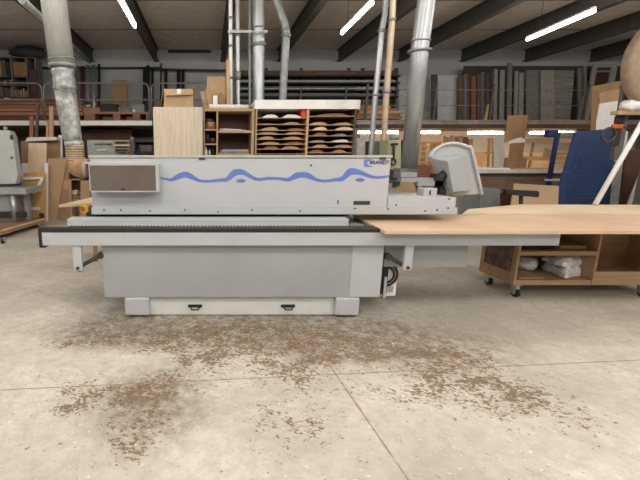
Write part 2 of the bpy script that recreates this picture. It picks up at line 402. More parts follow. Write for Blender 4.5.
# maker's mark and name
m = MB(); q = [at(364,158.9,DH-.003),at(374,158.9,DH-.003)]
pts = [(364.2,159.2),(373.5,159.2),(371,160.4),(368.3,161.4),(367,163),(368.3,165),(371,166),(373.5,166.6),(373.5,167),(364.2,167)]
m.prism([at(x,y,DH-.003) for x,y in pts],.002); finish('logo', m, bluem, hood)
def text(body, px, py, size, D, m_, parent, name='lettering', sx=1.0):
    cu = bpy.data.curves.new('tx','FONT'); cu.body = body; cu.size = size; cu.extrude = .0008; cu.align_y='CENTER'; cu.align_x='LEFT'; cu.offset=.0012
    ob = bpy.data.objects.new('tx', cu); COL.objects.link(ob)
    dg = bpy.context.evaluated_depsgraph_get(); me = bpy.data.meshes.new_from_object(ob.evaluated_get(dg))
    bpy.data.objects.remove(ob)
    p = at(px,py,D); mb = MB(); mb.bm.from_mesh(me)
    for v in mb.bm.verts: v.co = Vector((p.x+v.co.x*sx, p.y-v.co.z, p.z+v.co.y))
    return finish(name, mb, m_, parent)
text('BRANDT', 369.6, 162.6, .054, DH-.004, navytxt, hood, sx=1.0)
# tinted hatch on the left of the hood
hd = DH-.17
zA, zB = Z(163.5,hd), Z(192,hd); xa, xb = X(89,hd,1.5), X(158.5,hd,1.5)
fr = MB(); fr.box(xa,xb,hd,DH,zA-.02,zA+.0); fr.box(xb-.03,xb,hd,DH,zB,zA-.02); fr.box(xa,xb-.03,hd,DH,zB,zB+.012)
fr.box(xa,xa+.008,hd,DH,zB,zA-.02)
hatch = finish('hatch_frame', fr, grey, hood)
finish('hatch_window', MB().box(xa+.008,xb-.03,hd+.006,hd+.02,zB+.012,zA-.02), acry, hatch)
finish('hatch_rail', MB().tube([(xa-.06,hd+.01,zA+.005),(xb-.02,hd+.01,zA+.005)],.012,10), hoodm, hatch)
finish('hatch_knob', MB().box(*pbx(121,188.5,125,190.5,hd-.002,.01)), black, hatch)
# e-stop at the left end
es = finish('stop_box', MB().box(*pbx(80.5,206,88,213,4.7,.08)), yellow, T)
finish('stop_button', MB().tube([at(82,208.5,4.7),at(82,208.5,4.66)],.025,16), red, es)
# operator panel on the right of the hood
Dp = 4.72
A,B_,C_,Dd,E_,F_ = at(430.5,158.5,4.95),at(447.5,161,4.62),at(453.5,192,4.62),at(438.5,187.5,4.95),at(467,155,4.9),at(474,190,4.9)
G_ = A+E_-B_; Hh = Dd+F_-C_
m = MB(); vs=[m.bm.verts.new(p) for p in (A,B_,C_,Dd,E_,F_,G_,Hh)]
for f in ((0,1,2,3),(1,4,5,2),(0,6,4,1),(3,2,5,7),(6,0,3,7),(4,6,7,5)): m.bm.faces.new([vs[i] for i in f])
cp = bevelmod(finish('control_panel', m, grey2, T), .005, 2)
arc = [(431,157),(433,152.5),(437,148.5),(442,145.6),(448,143.7),(455,143.2),(462,144.6),(468,147),(472,150.5),(482,194),(452,196)]
o = finish('panel_hood', MB().prism([at(x,y,5.0) for x,y in arc], .09), grey, cp)
bevelmod(o,.01,2)
rim = [at(x,y,4.97) for x,y,_ in catmull([(a,b,0) for a,b in arc[:9]]+[(482,194,0)],5)]
finish('panel_rim', MB().tube(rim,.018,8), hoodm, cp)
finish('panel_screw', MB().tube([at(475,156,4.97),at(479,186,4.97)],.006,6), dark, cp)
m = MB().tube([at(432,184,4.8),at(446,173,4.72)],.05,12); m.box(*pbx(435,174,444,186,4.72,.12)); finish('panel_joint', m, black, cp)
m = MB().box(*pbx(401,178,438,182,4.75,.1)); m.box(*pbx(418,181,443,186,4.72,.1)); m.box(*pbx(401,172.5,417,177,4.78,.15)); ar = finish('panel_arm', m, steel, T)
finish('junction_box', MB().box(*pbx(423.5,188.5,437,198.5,4.6,.16),bev=.006), grey, T)
finish('junction_lock', MB().box(*pbx(429.5,190.5,431,195,4.595,.01)), black, T)
finish('panel_post', MB().box(*pbx(440,183,446,200,4.8,.1)), dark, T)
finish('rear_plate', MB().box(*pbx(384,183,391.5,200,4.95,.05)), steel, T)

# ------------------------------------------------------------ sheets on the machine
zs = zt+.008; th = .028; zT = zs+th
D1 = zD(231.2,zT); D2 = 4.92
def flat(pts, z, t): return MB().prism([Vector((p[0],p[1],z)) for p in pts], t, Vector((0,0,1)))
s = flat([(X(385,D1,zT),D1),(5.75,D1),(5.75,D2),(X(353,D2,zT),D2)], zs, th)
one('particle_board_sheet', s, board, 'large tan particle board sheet lying across the machine table and the cart', 'board')
D3 = 4.95; z2 = .90
s = flat([(X(462,D3,.95),D3),(6.1,D3-.0),(6.6,5.9),(X(520,5.95,.95),5.95),(X(468,5.4,.95),5.4)], .942, .036)
one('particle_board_sheet', s, boardl, 'paler board lying behind the large sheet, beyond the right end of the machine', 'board')

# ------------------------------------------------------------ wheeled cart
cx0, cx1, cy0, cy1 = X(516,4.6,.4), 5.62, 4.6, 5.22
zc0 = Z(285,4.6); zc1 = .9
xd = X(599,4.6,.6); w = .045
C = thing('storage_cart', 'low plywood cart on castors standing under the large board', 'cart', Vector((4.7,5,0)))
finish('bottom_panel', MB().box(cx0,cx1,cy0,cy1,zc0,zc0+.06), ply, C)
finish('top_panel', MB().box(cx0,cx1,cy0,cy1,zc1-.03,zc1+.038), ply, C)
m = MB().box(cx0,cx0+.03,cy0,cy0+.07,zc0+.06,zc1-.03); m.box(cx0,cx0+.03,cy1-.07,cy1,zc0+.06,zc1-.03); m.box(cx0,cx0+.03,cy0+.07,cy1-.07,zc0+.06,zc0+.14)
sp = finish('side_panel', m, plyv, C)
finish('side_picture', MB().box(cx0+.006,cx0+.022,cy0+.07,cy1-.07,zc0+.14,zc1-.03), photo, sp)
finish('divider', MB().box(xd-.015,xd+.015,cy0,cy1-.02,zc0+.06,zc1-.03), plyv, C)
finish('side_panel', MB().box(cx1-.03,cx1,cy0,cy1,zc0+.06,zc1-.03), plyv, C)
finish('back_panel', MB().box(cx0+.03,cx1-.03,cy1-.02,cy1,zc0+.06,zc1-.03), ply, C)
zsf = Z(255.5,4.6)
finish('shelf', MB().box(cx0+.03,xd-.015,cy0,cy1-.02,zsf,zsf+.05), ply, C)
finish('drawer_front', MB().box(xd-.015,cx1,cy0-.012,cy0,zc0+.005,zc0+.17), ply, C)
for (xx,yy) in ((cx0+.08,cy0+.07),(cx0+.08,cy1-.08),(cx1-.32,cy0+.07),(cx1-.25,cy1-.08)):
    cw = finish('castor', MB().box(xx-.028,xx+.028,yy-.05,yy+.03,.05,zc0+0.001).box(xx-.05,xx+.05,yy-.05,yy+.05,zc0-.012,zc0), steel, C)
    finish('wheel', MB().tube([(xx-.02,yy-.03,.052),(xx+.02,yy-.03,.052)],.052,20), black, cw)
    finish('hub', MB().tube([(xx-.034,yy-.03,.052),(xx+.034,yy-.03,.052)],.02,12), steel, cw)
# folded plastic sheeting on the lower shelf
def blob(pts, r, name, m_, label, cat, seg=10):
    mb = MB()
    for p in pts:
        bm = bmesh.new(); bmesh.ops.create_icosphere(bm, subdivisions=3, radius=1)
        for v in bm.verts:
            k = 1+.16*math.sin(v.co.x*5+p[0]*7)*math.cos(v.co.y*6)+.08*math.sin(v.co.z*13+v.co.x*9)
            v.co = Vector((p[0]+v.co.x*p[3]*k, p[1]+v.co.y*p[4]*k, p[2]+v.co.z*p[5]*k))
        for f in bm.faces: f.smooth = True
        mb.merge(bm)
    return one(name, mb, m_, label, cat)
zz = zc0+.06
def crumple(corners, z0, th_, name, label, seed, nx=26, ny=20):
    rnd = random.Random(seed); mb = MB(); bm = mb.bm
    ws = [(rnd.uniform(3,14),rnd.uniform(3,14),rnd.uniform(0,6),rnd.uniform(.2,1)) for _ in range(7)]
    def pt(u,v,top):
        a,b,c,d = corners
        x = (a[0]*(1-u)+b[0]*u)*(1-v)+(d[0]*(1-u)+c[0]*u)*v; y = (a[1]*(1-u)+b[1]*u)*(1-v)+(d[1]*(1-u)+c[1]*u)*v
        h = sum(w*math.sin(p*u*2+q*v*2+r_) for p,q,r_,w in ws)/4
        e = min(1, 6*min(u,1-u,v,1-v))**.5
        return Vector((x+.008*math.sin(9*v+seed), y+.01*math.sin(11*u+seed), z0+(th_*.5+e*th_*(.5+.35*h) if top else th_*.1*(1-e)+.0)))
    T_ = [[bm.verts.new(pt(i/nx,j/ny,True)) for j in range(ny+1)] for i in range(nx+1)]
    B2 = [[bm.verts.new(pt(i/nx,j/ny,False)) for j in range(ny+1)] for i in range(nx+1)]
    for i in range(nx):
        for j in range(ny):
            f = bm.faces.new((T_[i][j],T_[i+1][j],T_[i+1][j+1],T_[i][j+1])); f.smooth = True
            bm.faces.new((B2[i][j],B2[i][j+1],B2[i+1][j+1],B2[i+1][j]))
    for i in range(nx):
        bm.faces.new((T_[i][0],B2[i][0],B2[i+1][0],T_[i+1][0])); bm.faces.new((T_[i][ny],T_[i+1][ny],B2[i+1][ny],B2[i][ny]))
    for j in range(ny):
        bm.faces.new((T_[0][j],T_[0][j+1],B2[0][j+1],B2[0][j])); bm.faces.new((T_[nx][j],B2[nx][j],B2[nx][j+1],T_[nx][j+1]))
    return one(name, mb, plast, label, 'plastic sheeting', 'plastic sheeting on the cart')
q4 = [(X(566,4.62,.3),4.625),(X(591,4.7,.3),4.78),(X(586,5,.3),5.1),(X(545,5,.3),5.05)]
crumple(q4, zz+.001, .13, 'plastic_sheeting', 'lower fold of the white plastic bundle on the bottom shelf of the cart', 3)
q4 = [(X(562,4.66,.3),4.67),(X(590,4.7,.3),4.80),(X(584,5,.3),5.08),(X(541,5,.3),4.98)]
crumple(q4, zz+.135, .10, 'plastic_sheeting', 'upper fold of the white plastic bundle on the bottom shelf of the cart', 8)
bx_ = X(532,4.9,.35)
blob([(bx_,5.0,zz+.10,.14,.12,.085)], 0, 'plastic_bag', plast, 'small crumpled plastic bag beside the sheeting bundle on the cart', 'bag')
def ply_stack(px0,px1,py,D,dy,n,z0,label,m_):
    for i in range(n):
        j = random.uniform(-.02,.02)
        xa,xb = X(px0,D,z0),X(px1,D,z0)
        one('wood_offcut', MB().box(xa+j,xb+j*2,D+j,D+dy,z0+i*.022,z0+i*.022+.02), m_, label[i], 'offcut', 'offcuts on the cart')
ply_stack(560,588,0,4.72,.4,2,zsf+.05,['lower tan offcut lying on the upper shelf of the cart','upper tan offcut lying on the upper shelf of the cart'],ply)
one('dark_tray', MB().box(X(523,4.7,.65),X(556,4.7,.65),4.7,5.2,zsf+.05,zsf+.085), darker, 'flat dark tray on the upper shelf of the cart, at the left', 'tray')
one('wood_offcut', MB().box(X(520,4.66,.3),X(545,4.66,.3),4.66,5.3,zz,zz+.018), mdf, 'flat brown offcut on the lower shelf of the cart beneath the bag','offcut','offcuts on the cart')

# ------------------------------------------------------------ ducts and pipes
def duct(name, label, pts, wpx, D, m_, collars=(), floor=False, seg=24, cat='duct'):
    """pts: picture points from top to bottom at distance D; the run continues straight up to the ceiling"""
    P_ = [at(x,y,D) for x,y in pts]; r = wpx/2/F*(D*CP-(P_[len(P_)//2].z-H)*SP)
    d = (P_[0]-P_[1]).normalized(); k = (ZC-P_[0].z)/d.z
    if k > 0: P_ = [P_[0]+d*k]+P_
    if floor: P_.append(Vector((P_[-1].x,P_[-1].y,0)))
    t = thing(name, label, cat, Vector((P_[-1].x,P_[-1].y,P_[-1].z)))
    finish('pipe', MB().tube(P_, r, seg), m_, t)
    for (x,y,h,e) in collars:
        q = at(x,y,D); i = min(range(len(P_)-1), key=lambda i: 0 if P_[i].z>=q.z>=P_[i+1].z else abs(P_[i].z-q.z)+1)
        a, b = P_[i], P_[i+1]; dd = (b-a).normalized(); s = (q.z-a.z)/dd.z if abs(dd.z)>.01 else 0
        c = a+dd*s; finish('collar', MB().tube([c-dd*h/2,c+dd*h/2], r+e, seg), galv2 if m_ is not galvd else galv, t)
    return t, P_, r
# big left duct, foil sleeve and brown hose
Dd_ = 4.9
t, P_, r = duct('extraction_duct','large pale dust extraction duct dropping to the left end of the hood',[(53.5,0),(62,64)],24.5,Dd_,mat('duct_pale',(168,168,160),.55,.3,var=.1,scale=6,axis=(6,6,1)),[(61,60,.02,.01)])
r0 = r
finish('duct_reducer', MB().tube([at(62,64,Dd_),at(62.3,68,Dd_)],[r0+.012,r0+.012],24), galv2, t)
pts = [(62.5,68,21),(63,72,22),(63.5,76,19),(64,80,21.5),(64.3,84,20),(64.6,87,21.5),(65,91,20)]
s_ = 1/2/F*Dd_*.98
finish('duct_joint', MB().tube([at(x,y,Dd_) for x,y,w in pts],[w*s_ for x,y,w in pts],24), galvd, t)
pts = [(65,91,20),(67,105,20),(69.5,120,19.5),(72,136,18.5),(73.5,142,17)]
finish('foil_sleeve', MB().tube([at(x,y,Dd_) for x,y,w in pts],[w*s_ for x,y,w in pts],20), galvd, t)
wr = [(73.5,141,17.5),(74,144,18.5),(74.5,147,17.5)]
finish('sleeve_clamp', MB().tube([at(x,y,Dd_) for x,y,w in wr],[w*s_*1.02 for x,y,w in wr],20), galvd, t)
cen = catmull([(74.5,146,0),(75,154,0),(76,161,0),(79,166.5,0),(88,169,-.1)],14)
pp = [at(x,y,Dd_-.1*0) for x,y,_ in cen]
finish('flex_hose', MB().tube(pp,[((8.6+1.5*math.cos(i*math.pi)) if i<26 else 9.0+1.6*math.sin((i-26)/30*math.pi))*2*s_*(.94 if i<26 else 1.0) for i in range(len(pp))],20), flexm, t)
m = MB()
for k in range(1,26,4):
    c = pp[k]; m.tube([c+Vector((0,0,.011)),c+Vector((0,0,-.004))],9.7*2*s_*.94,20)
finish('hose_ribs', m, mat('hose_rib',(206,190,160),.45,var=.2,scale=20), t)
finish('hose_strap', MB().tube([at(84,163,Dd_-.12),at(84.5,176,Dd_-.12)],.022,8), flexw, t)
# round duct behind the pigeonhole rack, with its neighbours
Dv = 8.35
rd,_a,_b = duct('round_duct','wide shiny galvanised duct rising in the middle behind the pigeonhole rack',[(258.5,0),(258.5,110)],11.5,Dv,galv,[(258.5,28,.03,.02),(258.5,45,.06,.03)],floor=True)
duct('thin_pipe','thin pale vertical pipe, leftmost of the group beside the round duct',[(230.5,0),(230.8,104)],3.6,Dv-.1,whitep,[(230.6,18,.04,.015),(230.6,46,.04,.012),(230.7,78,.04,.012)],cat='pipe',floor=True)
duct('thin_pipe','thin grey vertical pipe, second from the left beside the round duct',[(237.5,0),(238,102)],4.4,Dv-.1,galv,[(237.7,35,.06,.015),(238,76,.16,.012)],cat='pipe',floor=True)
duct('thin_pipe','narrow grey pipe close against the left side of the round duct',[(250,0),(250,104)],3.2,Dv+.1,galv2,[(250,45,.05,.015)],cat='pipe',floor=True)
m = MB().box(*pbx(228,30,253,32.6,Dv-.22,.05)); m.box(*pbx(263,30,267.5,32.6,Dv-.22,.05)); m.box(*pbx(252,31,264,32,Dv-.22,.03))
finish('pipe_bracket', m, galv, rd)
duct('bent_duct','slim duct with an elbow near the ceiling, right of the round duct',[(276,0),(285,26),(286,34),(282.5,102)],8,Dv,galv2,[(286.2,36,.05,.02),(285.6,30,.04,.012)],floor=True)
duct('slim_pipe','slim grey pipe dropping behind the right end of the hood, left one of the pair',[(385.8,0),(384.8,14),(381.5,31),(375,100),(371,152)],5.6,7.0,galv,[(381.5,31,.05,.012),(375.6,95,.04,.012)],cat='pipe',floor=True)
duct('slim_pipe','slim beige pipe dropping behind the right end of the hood, right one of the pair',[(393,0),(392,22),(386.5,92),(383,152)],6,6.8,mat('beige_pipe',(176,158,134),.45,.3,var=.12,scale=5),[(392,20,.04,.012),(387,92,.04,.012)],cat='pipe',floor=True)
t, P_, r = duct('round_duct','wide tilted galvanised duct reaching down behind the operator panel',[(426.5,0),(420,46),(409,168)],16.5,5.5,galv,[(421,41,.02,.012),(420,51,.03,.035)])
o = finish('duct_foot', MB().box(*pbx(400,168.5,417.5,178,5.4,.2)), galv2, t)
# left ceiling pipes
one('ceiling_pipe', MB().tube([at(22,0,5.6),at(90,62,14.0)],.05,12), galv2, 'thin grey pipe running under the ceiling beside the left beam', 'pipe')

# ------------------------------------------------------------ pigeonhole rack
DR = 7.5
R = thing('pigeonhole_rack', 'wide pigeonhole rack with a white top, full of cut boards, behind the hood', 'rack', Vector((X(306,DR,0),DR+.4,0)))
xl, xq = X(255.5,DR,2.3), X(356,DR,2.3); zt1 = Z(100,DR); ztb = Z(109,DR)
finish('top_panel', MB().box(xl-.02,xq+.05,DR-.02,DR+.8,ztb,zt1), white, R)
finish('side_panel', MB().box(xl,xl+.03,DR,DR+.8,0,ztb), plyv, R)
finish('side_panel', MB().box(xq-.03,xq,DR,DR+.8,0,ztb), brownv, R)
xmid = X(307.5,DR,2.2)
dv = finish('divider', MB().box(xmid-.02,xmid+.02,DR,DR+.8,0,ztb), pine, R)
finish('red_panel', MB().box(X(302,DR,2.4),xmid-.02,DR+.05,DR+.7,Z(118,DR)+.01,ztb-.002), mat('red_edge',(196,74,34),.6), dv)
finish('back_panel', MB().box(xl,xq,DR+.78,DR+.8,0,ztb), browndk, R)
tones = [('pale',mat('veneer_pale',(216,196,170),.6,var=.08)),('tan',mat('veneer_tan',(176,138,100),.6,var=.1)),('brown',mat('veneer_brown',(128,90,62),.6,var=.1)),('white',paper),('grey',mat('veneer_grey',(142,136,130),.6))]
ordn = ['topmost','second','third','fourth','fifth','sixth','seventh']
for bay,(xa,xb,ys) in enumerate(((xl+.03,xmid-.02,[117.5,124,130,133.8,139,144,148.8,153.6]),(xmid+.02,xq-.03,[115.8,124.5,129.8,135.5,141.8,147.2,152.4]))):
    zl = [Z(y,DR) for y in ys]
    z = zl[-1]-.14
    zz_ = list(zl)
    while z > .1: zz_.append(z); z -= .14
    for z in zz_: finish('shelf', MB().box(xa,xb,DR+.01,DR+.78,z-.012,z), ply, R)
    tops = [ztb]+[q-.012 for q in zl]
    plan = [[(3,1),(3,1)],[(4,0),(4,.6)],[(1,.9),(2,.5)],[(4,.5),(1,.8)],[(1,.8),(1,.7)],[(1,.6),(2,.6)],[(2,.8),(1,.8)]] if bay==0 else [[(2,.8)],[(1,.8),(1,.6)],[(0,1),(0,.9)],[(2,.9),(4,.5)],[(4,.4),(3,.7)],[(1,.8),(1,.7)],[(2,.8),(1,.8)]]
    for s_i, row in enumerate(plan):
        z = zl[s_i]; head = tops[s_i]-z-.02
        for k,(tone,hh) in enumerate(row):
            wv = (xb-xa)/len(row); ca = xa+wv*(k+.5)+random.uniform(-.05,.05); hw = wv*.42*random.uniform(.7,1.02) if len(row)>1 else wv*.36; pk = random.uniform(-.4,.4)
            hgt = min(head, .045*hh+.012); y0 = DR+random.uniform(.02,.06)
            # warped board: a lens shaped slab
            ptsf = [Vector((ca-hw,y0,z)),Vector((ca+hw,y0,z)),Vector((ca+hw*.98,y0,z+hgt*.35)),Vector((ca+hw*(.55+pk*.3),y0,z+hgt*.9)),Vector((ca+hw*pk,y0,z+hgt)),Vector((ca-hw*(.5-pk*.3),y0,z+hgt*.8)),Vector((ca-hw*.95,y0,z+hgt*.3))]
            nm = tones[tone][0]; side = ('left bay','right bay')[bay]; pl = ('left pile' if k==0 else 'right pile') if len(row)>1 else 'only pile'
            one('warped_board', MB().prism(ptsf,.55), tones[tone][1], '%s warped board, %s, %s shelf of the pigeonhole rack, %s' % (nm,side,ordn[s_i],pl), 'board', 'boards in the pigeonhole rack')
# ------------------------------------------------------------ open plywood shelf unit beside it
S = thing('shelf_unit','open plywood shelf unit between the pale panel and the pigeonhole rack','shelf',Vector((X(230,DR,0),DR+.3,0)))
xa, xb = X(203.5,DR,2.3), X(254.5,DR,2.3); zt2 = Z(108.5,DR); xv = X(217.3,DR,2.2); dz = .03
finish('top_panel', MB().box(xa,xb,DR,DR+.6,zt2-.045,zt2), ply, S)
finish('side_panel', MB().box(xa,xa+.025,DR,DR+.6,0,zt2-.045), plyv, S)
finish('side_panel', MB().box(xb-.05,xb,DR,DR+.6,0,zt2-.045), plyv, S)
finish('divider', MB().box(xv-.015,xv+.015,DR,DR+.58,0,zt2-.045), plyv, S)
finish('back_panel', MB().box(xa,xb,DR+.58,DR+.6,0,zt2-.045), browndk, S)
for y in (129,143.5,158): finish('shelf', MB().box(xa+.025,xv-.015,DR+.01,DR+.58,Z(y,DR)-.025,Z(y,DR)), ply, S)
for y in (131,153.5): finish('shelf', MB().box(xv+.015,xb-.05,DR+.01,DR+.58,Z(y,DR)-.03,Z(y,DR)), ply, S)
zf = Z(129,DR)
def tin(px,py,wpx,z,hgt,m_,label,name='tin_can',cat='can',D=DR+.12):
    c = X(px,D,z); r=wpx/2/F*D
    return one(name, MB().tube([(c,D,z),(c,D,z+hgt*.9),(c,D,z+hgt)],[r,r,r*.85],18), m_, label, cat)
tin(210.5,0,10,zf,.13,brownr,'round brown tin on the top left shelf of the open shelf unit')
tin(209.5,0,8,zf+.131,.05,dark,'dark lid-like dish resting on the round brown tin',name='dish',cat='dish')
zf = Z(143.5,DR)
tin(207.5,0,4,zf,.17,darker,'tall dark pot on the middle left shelf of the open shelf unit',name='pot',cat='pot')
tin(212.8,0,5,zf,.10,browndk,'short brown pot on the middle left shelf of the open shelf unit',name='pot',cat='pot')
zf = Z(158,DR)
for i,(px,mm,lb,h) in enumerate(((206,whitep,'white bottle, leftmost on the lower left shelf of the shelf unit',.2),(209.5,steel,'grey bottle, middle one on the lower left shelf of the shelf unit',.17),(213,darker,'dark bottle, rightmost on the lower left shelf of the shelf unit',.2))):
    c = X(px,DR+.1,zf); one('bottle', MB().tube([(c,DR+.1,zf),(c,DR+.1,zf+h*.65),(c,DR+.1,zf+h*.8),(c,DR+.1,zf+h)],[.027,.027,.012,.012],12), mm, lb, 'bottle','bottles in the shelf unit')
zf = Z(131,DR)
for i in range(3):
    q = xv+.03; one('paper_sheet', MB().prism([Vector((q+.01*i,DR+.03+.03*i,zf+.004+i*.016)),Vector((xb-.07-.08*i,DR+.03+.02*i,zf+.003+i*.012)),Vector((xb-.07-.06*i,DR+.5,zf+.003+i*.012)),Vector((q,DR+.5,zf+.02+i*.03))],.006,Vector((0,0,1))), paper, ['lowest','middle','uppermost'][i]+' curled paper sheet on the upper right shelf of the shelf unit','paper','papers in the shelf unit')
zf = Z(153.5,DR)
for i in range(4):
    one('grey_board', MB().box(xv+.03+.02*i,xb-.08-.015*(i%2),DR+.05,DR+.5,zf+i*.02,zf+i*.02+.018), [greyw2,greyw,steel,greyw2][i], ['lowest','second lowest','second highest','top'][i]+' grey strip in the flat pile, lower right of the shelf unit','board','grey strips in the shelf unit')
# on top of it
zf = zt2
one('paper_roll', MB().tube([(X(209,DR+.1,2.7),DR+.12,zf+.045),(X(249,DR+.1,2.7),DR+.2,zf+.045)],.044,14), paper, 'long white paper roll lying on top of the open shelf unit','roll')
one('paper_roll', MB().tube([(X(229,DR+.3,2.7),DR+.33,zf+.04),(X(253,DR+.3,2.7),DR+.33,zf+.04)],.03,14), galv2, 'short grey roll lying behind the white roll on the shelf unit','roll')
Dq = DR+.3
def st(name,px0,px1,py,D,z0,t,m_,label,cat,group=None,lean=0,bot=None,pyr=None,dxt=0):
    return one(name, upright(D,z0,(px0,px1,py),bot or (px0,px1),t,lean,pyr), m_, label, cat, group)
st('plank',199.8,204.5,91.5,DR+.35,zf*1.0,.05,ply,'short plywood strip standing on the shelf unit, furthest left','offcut','upright offcuts on the shelf unit',bot=(204,208.5))
st('plank',205,211,89.5,DR+.36,zf,.05,card,'cardboard-brown strip standing on the shelf unit, second from left','offcut','upright offcuts on the shelf unit',bot=(208.7,213))
st('white_box',213,217.5,95.5,DR+.22,zf+.0,.03,white,'small white card standing on top of the shelf unit','box')
st('plank',219.5,223.5,92.5,DR+.40,zf,.05,mdfd,'dark brown strip standing on the shelf unit behind the white card','offcut','upright offcuts on the shelf unit')
st('mdf_sheet',207,226,76.5,DR+.5,zf,.03,card,'square tan panel standing upright on top of the shelf unit','panel')
st('plank',226.3,229.8,59.5,DR+.45,zf,.03,pine,'tall thin pine strip standing on the shelf unit beside the thin pipes','plank',bot=(226.8,229.8))
# pale oak cabinet with a cardboard box
xa, xb = X(153.5,7.4,2.2), X(202.5,7.4,2.2); zo = Z(107,7.4)
m = MB().box(xa,xb,7.4,7.44,0,zo); t = thing('tall_panel_cabinet','tall cabinet faced with a pale oak panel under the cardboard box','cabinet',Vector(((xa+xb)/2,7.7,0)))
finish('front_panel', m, oak, t); finish('body', MB().box(xa+.01,xb-.01,7.44,8.0,0,zo-.005), plyv, t)
t = thing('cardboard_box','open brown cardboard box on top of the pale oak cabinet','box',Vector((X(178,7.5,2.9),7.7,zo)))
xa, xb = X(163.5,7.5,3), X(193,7.5,3); z1 = Z(89,7.5)
m = MB(); m.box(xa,xb,7.5,7.515,zo,z1); m.box(xa,xb,7.85,7.865,zo,z1); m.box(xa,xa+.015,7.515,7.85,zo,z1); m.box(xb-.015,xb,7.515,7.85,zo,z1); m.box(xa+.015,xb-.015,7.515,7.85,zo,zo+.01)
finish('carton', m, card, t)
finish('flap', MB().prism([Vector((xa,7.5,z1)),Vector((xa,7.86,z1)),Vector((xa-.06,7.86,z1-.28)),Vector((xa-.06,7.5,z1-.28))],.008,Vector((-1,0,0))), cardd, t)
finish('flap', MB().prism([Vector((xb,7.5,z1)),Vector((xb,7.86,z1)),Vector((xb+.03,7.86,z1+.04)),Vector((xb+.03,7.5,z1+.04))],.008,Vector((1,0,0))), card, t)
finish('flap', MB().prism([Vector((xa+.02,7.86,z1)),Vector((xb-.02,7.86,z1)),Vector((xb-.02,7.92,z1+.05)),Vector((xa+.03,7.92,z1+.05))],.008), card, t)
finish('flap', MB().prism([Vector((xa,7.49,z1)),Vector((xb,7.49,z1)),Vector((xb-.01,7.44,z1-.10)),Vector((xa+.04,7.44,z1-.12))],.008), card, t)
finish('tape', MB().box((xa+xb)/2-.02,(xa+xb)/2+.05,7.43,7.439,z1-.09,z1-.01), paper, t)

# ------------------------------------------------------------ left foreground: panel saw and trolley
DS = 9.6
t = thing('sliding_table_saw','grey machine with a tall pale door and a table, cut by the left frame edge','machine',Vector((X(-10,DS,0),DS+.5,0)))
z0 = 0; xz = X(17,DS,1.6)
m = MB().prism([at(-30,185,DS),at(15.8,184,DS),at(17.5,176,DS),at(12.5,137,DS),at(9.5,130.5,DS),at(-30,129,DS)],.25)
p = bevelmod(finish('tall_door',m,mat('door_grey',(190,192,188),.45,var=.04),t),.02,3)
finish('knob', MB().tube([at(11.6,157.5,DS),at(11.6,157.5,DS-.05)],.025,12), browndk, p)
finish('hinge', MB().box(*pbx(10,135,12.5,139.5,DS-.03,.03)), dark, p)
finish('hinge', MB().box(*pbx(3.5,126.5,6.5,130,DS+.05,.05)), steel, p)
m = MB().prism([at(-30,196,DS-.5),at(22,193.5,DS-.5),at(34,188.5,DS+.3),at(34,186,DS+.6),at(-30,185,DS+.6)],.05,Vector((0,0,-1)))
finish('saw_table', MB().box(X(-40,DS,1),X(32,DS,1),DS-.35,DS+.55,Z(193,DS-.35)-.03,Z(188,DS-.35)), grey2, t)
finish('saw_base', MB().box(X(-40,DS,.5),X(17,DS,.5),DS-.15,DS+.5,.163,Z(193,DS-.35)-.03), grey2, t)
finish('leg', MB().tube([(X(18.5,DS,.6),DS-.25,.163),(X(18.5,DS,.6),DS-.25,Z(193,DS-.35)-.03)],.07,14), steel, t)
finish('leg', MB().box(X(22,DS,.6),X(26,DS,.6),DS+.1,DS+.25,.163,Z(193,DS-.35)-.03), grey2, t)
finish('frame_bar', MB().box(X(-40,DS,.5),X(30,DS,.5),DS-.3,DS-.2,.28,Z(212,DS-.3)), dark, t)
Dt = 7.2
t = thing('dolly','low wooden dolly with castors on the floor at the left frame edge','dolly',Vector((-4.6,8.1,0)))
pA = fl(-30,231,.17); pB = fl(-25,243,.17)
zd = .16
q = [fl(-40,243,zd),fl(2,232,zd),fl(44,220,zd),fl(41,217.5,zd),fl(-40,217.5,zd)]
m = MB(); m.prism(q,.06,Vector((0,0,-1))); finish('deck', m, mdfd, t)
m = MB(); a,b = fl(1,231.5,zd),fl(43,220,zd); n=Vector((0,.16,0)); m.prism([a,b,b+n,a+n],.03,Vector((0,0,1))); finish('deck_board', m, boardl, t)
for px,py in ((3,243.5),(38,228)):
    c = fl(px,py); c2 = Vector((c.x,c.y,0.05))
    cw = finish('castor', MB().box(c.x-.03,c.x+.03,c.y-.02,c.y+.1,.05,.101), steel, t); finish('wheel', MB().tube([c2+Vector((-.02,0,.0)),c2+Vector((.02,0,0))],.05,16), black, cw)
p = fl(41,217,zd+.03); one_ = finish('clamp_block', MB().box(p.x-.05,p.x+.05,p.y,p.y+.08,zd,zd+.12), darker, t)

# ------------------------------------------------------------ boards leaning at the left
G = 'sheets and planks leaning at the left'
Lb = 11.2
def lf(name,px0,px1,py,D,t_,m_,label,cat='board',bot=None,lean=.25,pyr=None): return one(name, upright(D,0,(px0,px1,py),bot or (px0,px1),t_,lean,pyr), m_, label, cat, G)
lf('mdf_sheet',21,60,141,Lb-.2,.04,mdfd,'large brown sheet leaning behind the light oak plank at the left',bot=(22,60))
one('paper_sheet', MB().prism([at(25,141.5,Lb-.25),at(56,140,Lb-.25),at(56.5,137,Lb-.25),at(53,136.8,Lb-.25),at(27,137.5,Lb-.25)],.35), paper,'crumpled white sheet folded over the top of the large brown sheet','paper')
lf('plank',36,38.8,103.5,Lb-.02,.06,brownv,'narrow reddish plank rising past the white balcony edge, left of a thicker pair','plank',bot=(31.5,34.5))
lf('plank',29.5,33.2,116,Lb-.02,.06,brownr,'short stained plank rising just over the white balcony edge','plank',bot=(28,31.5))
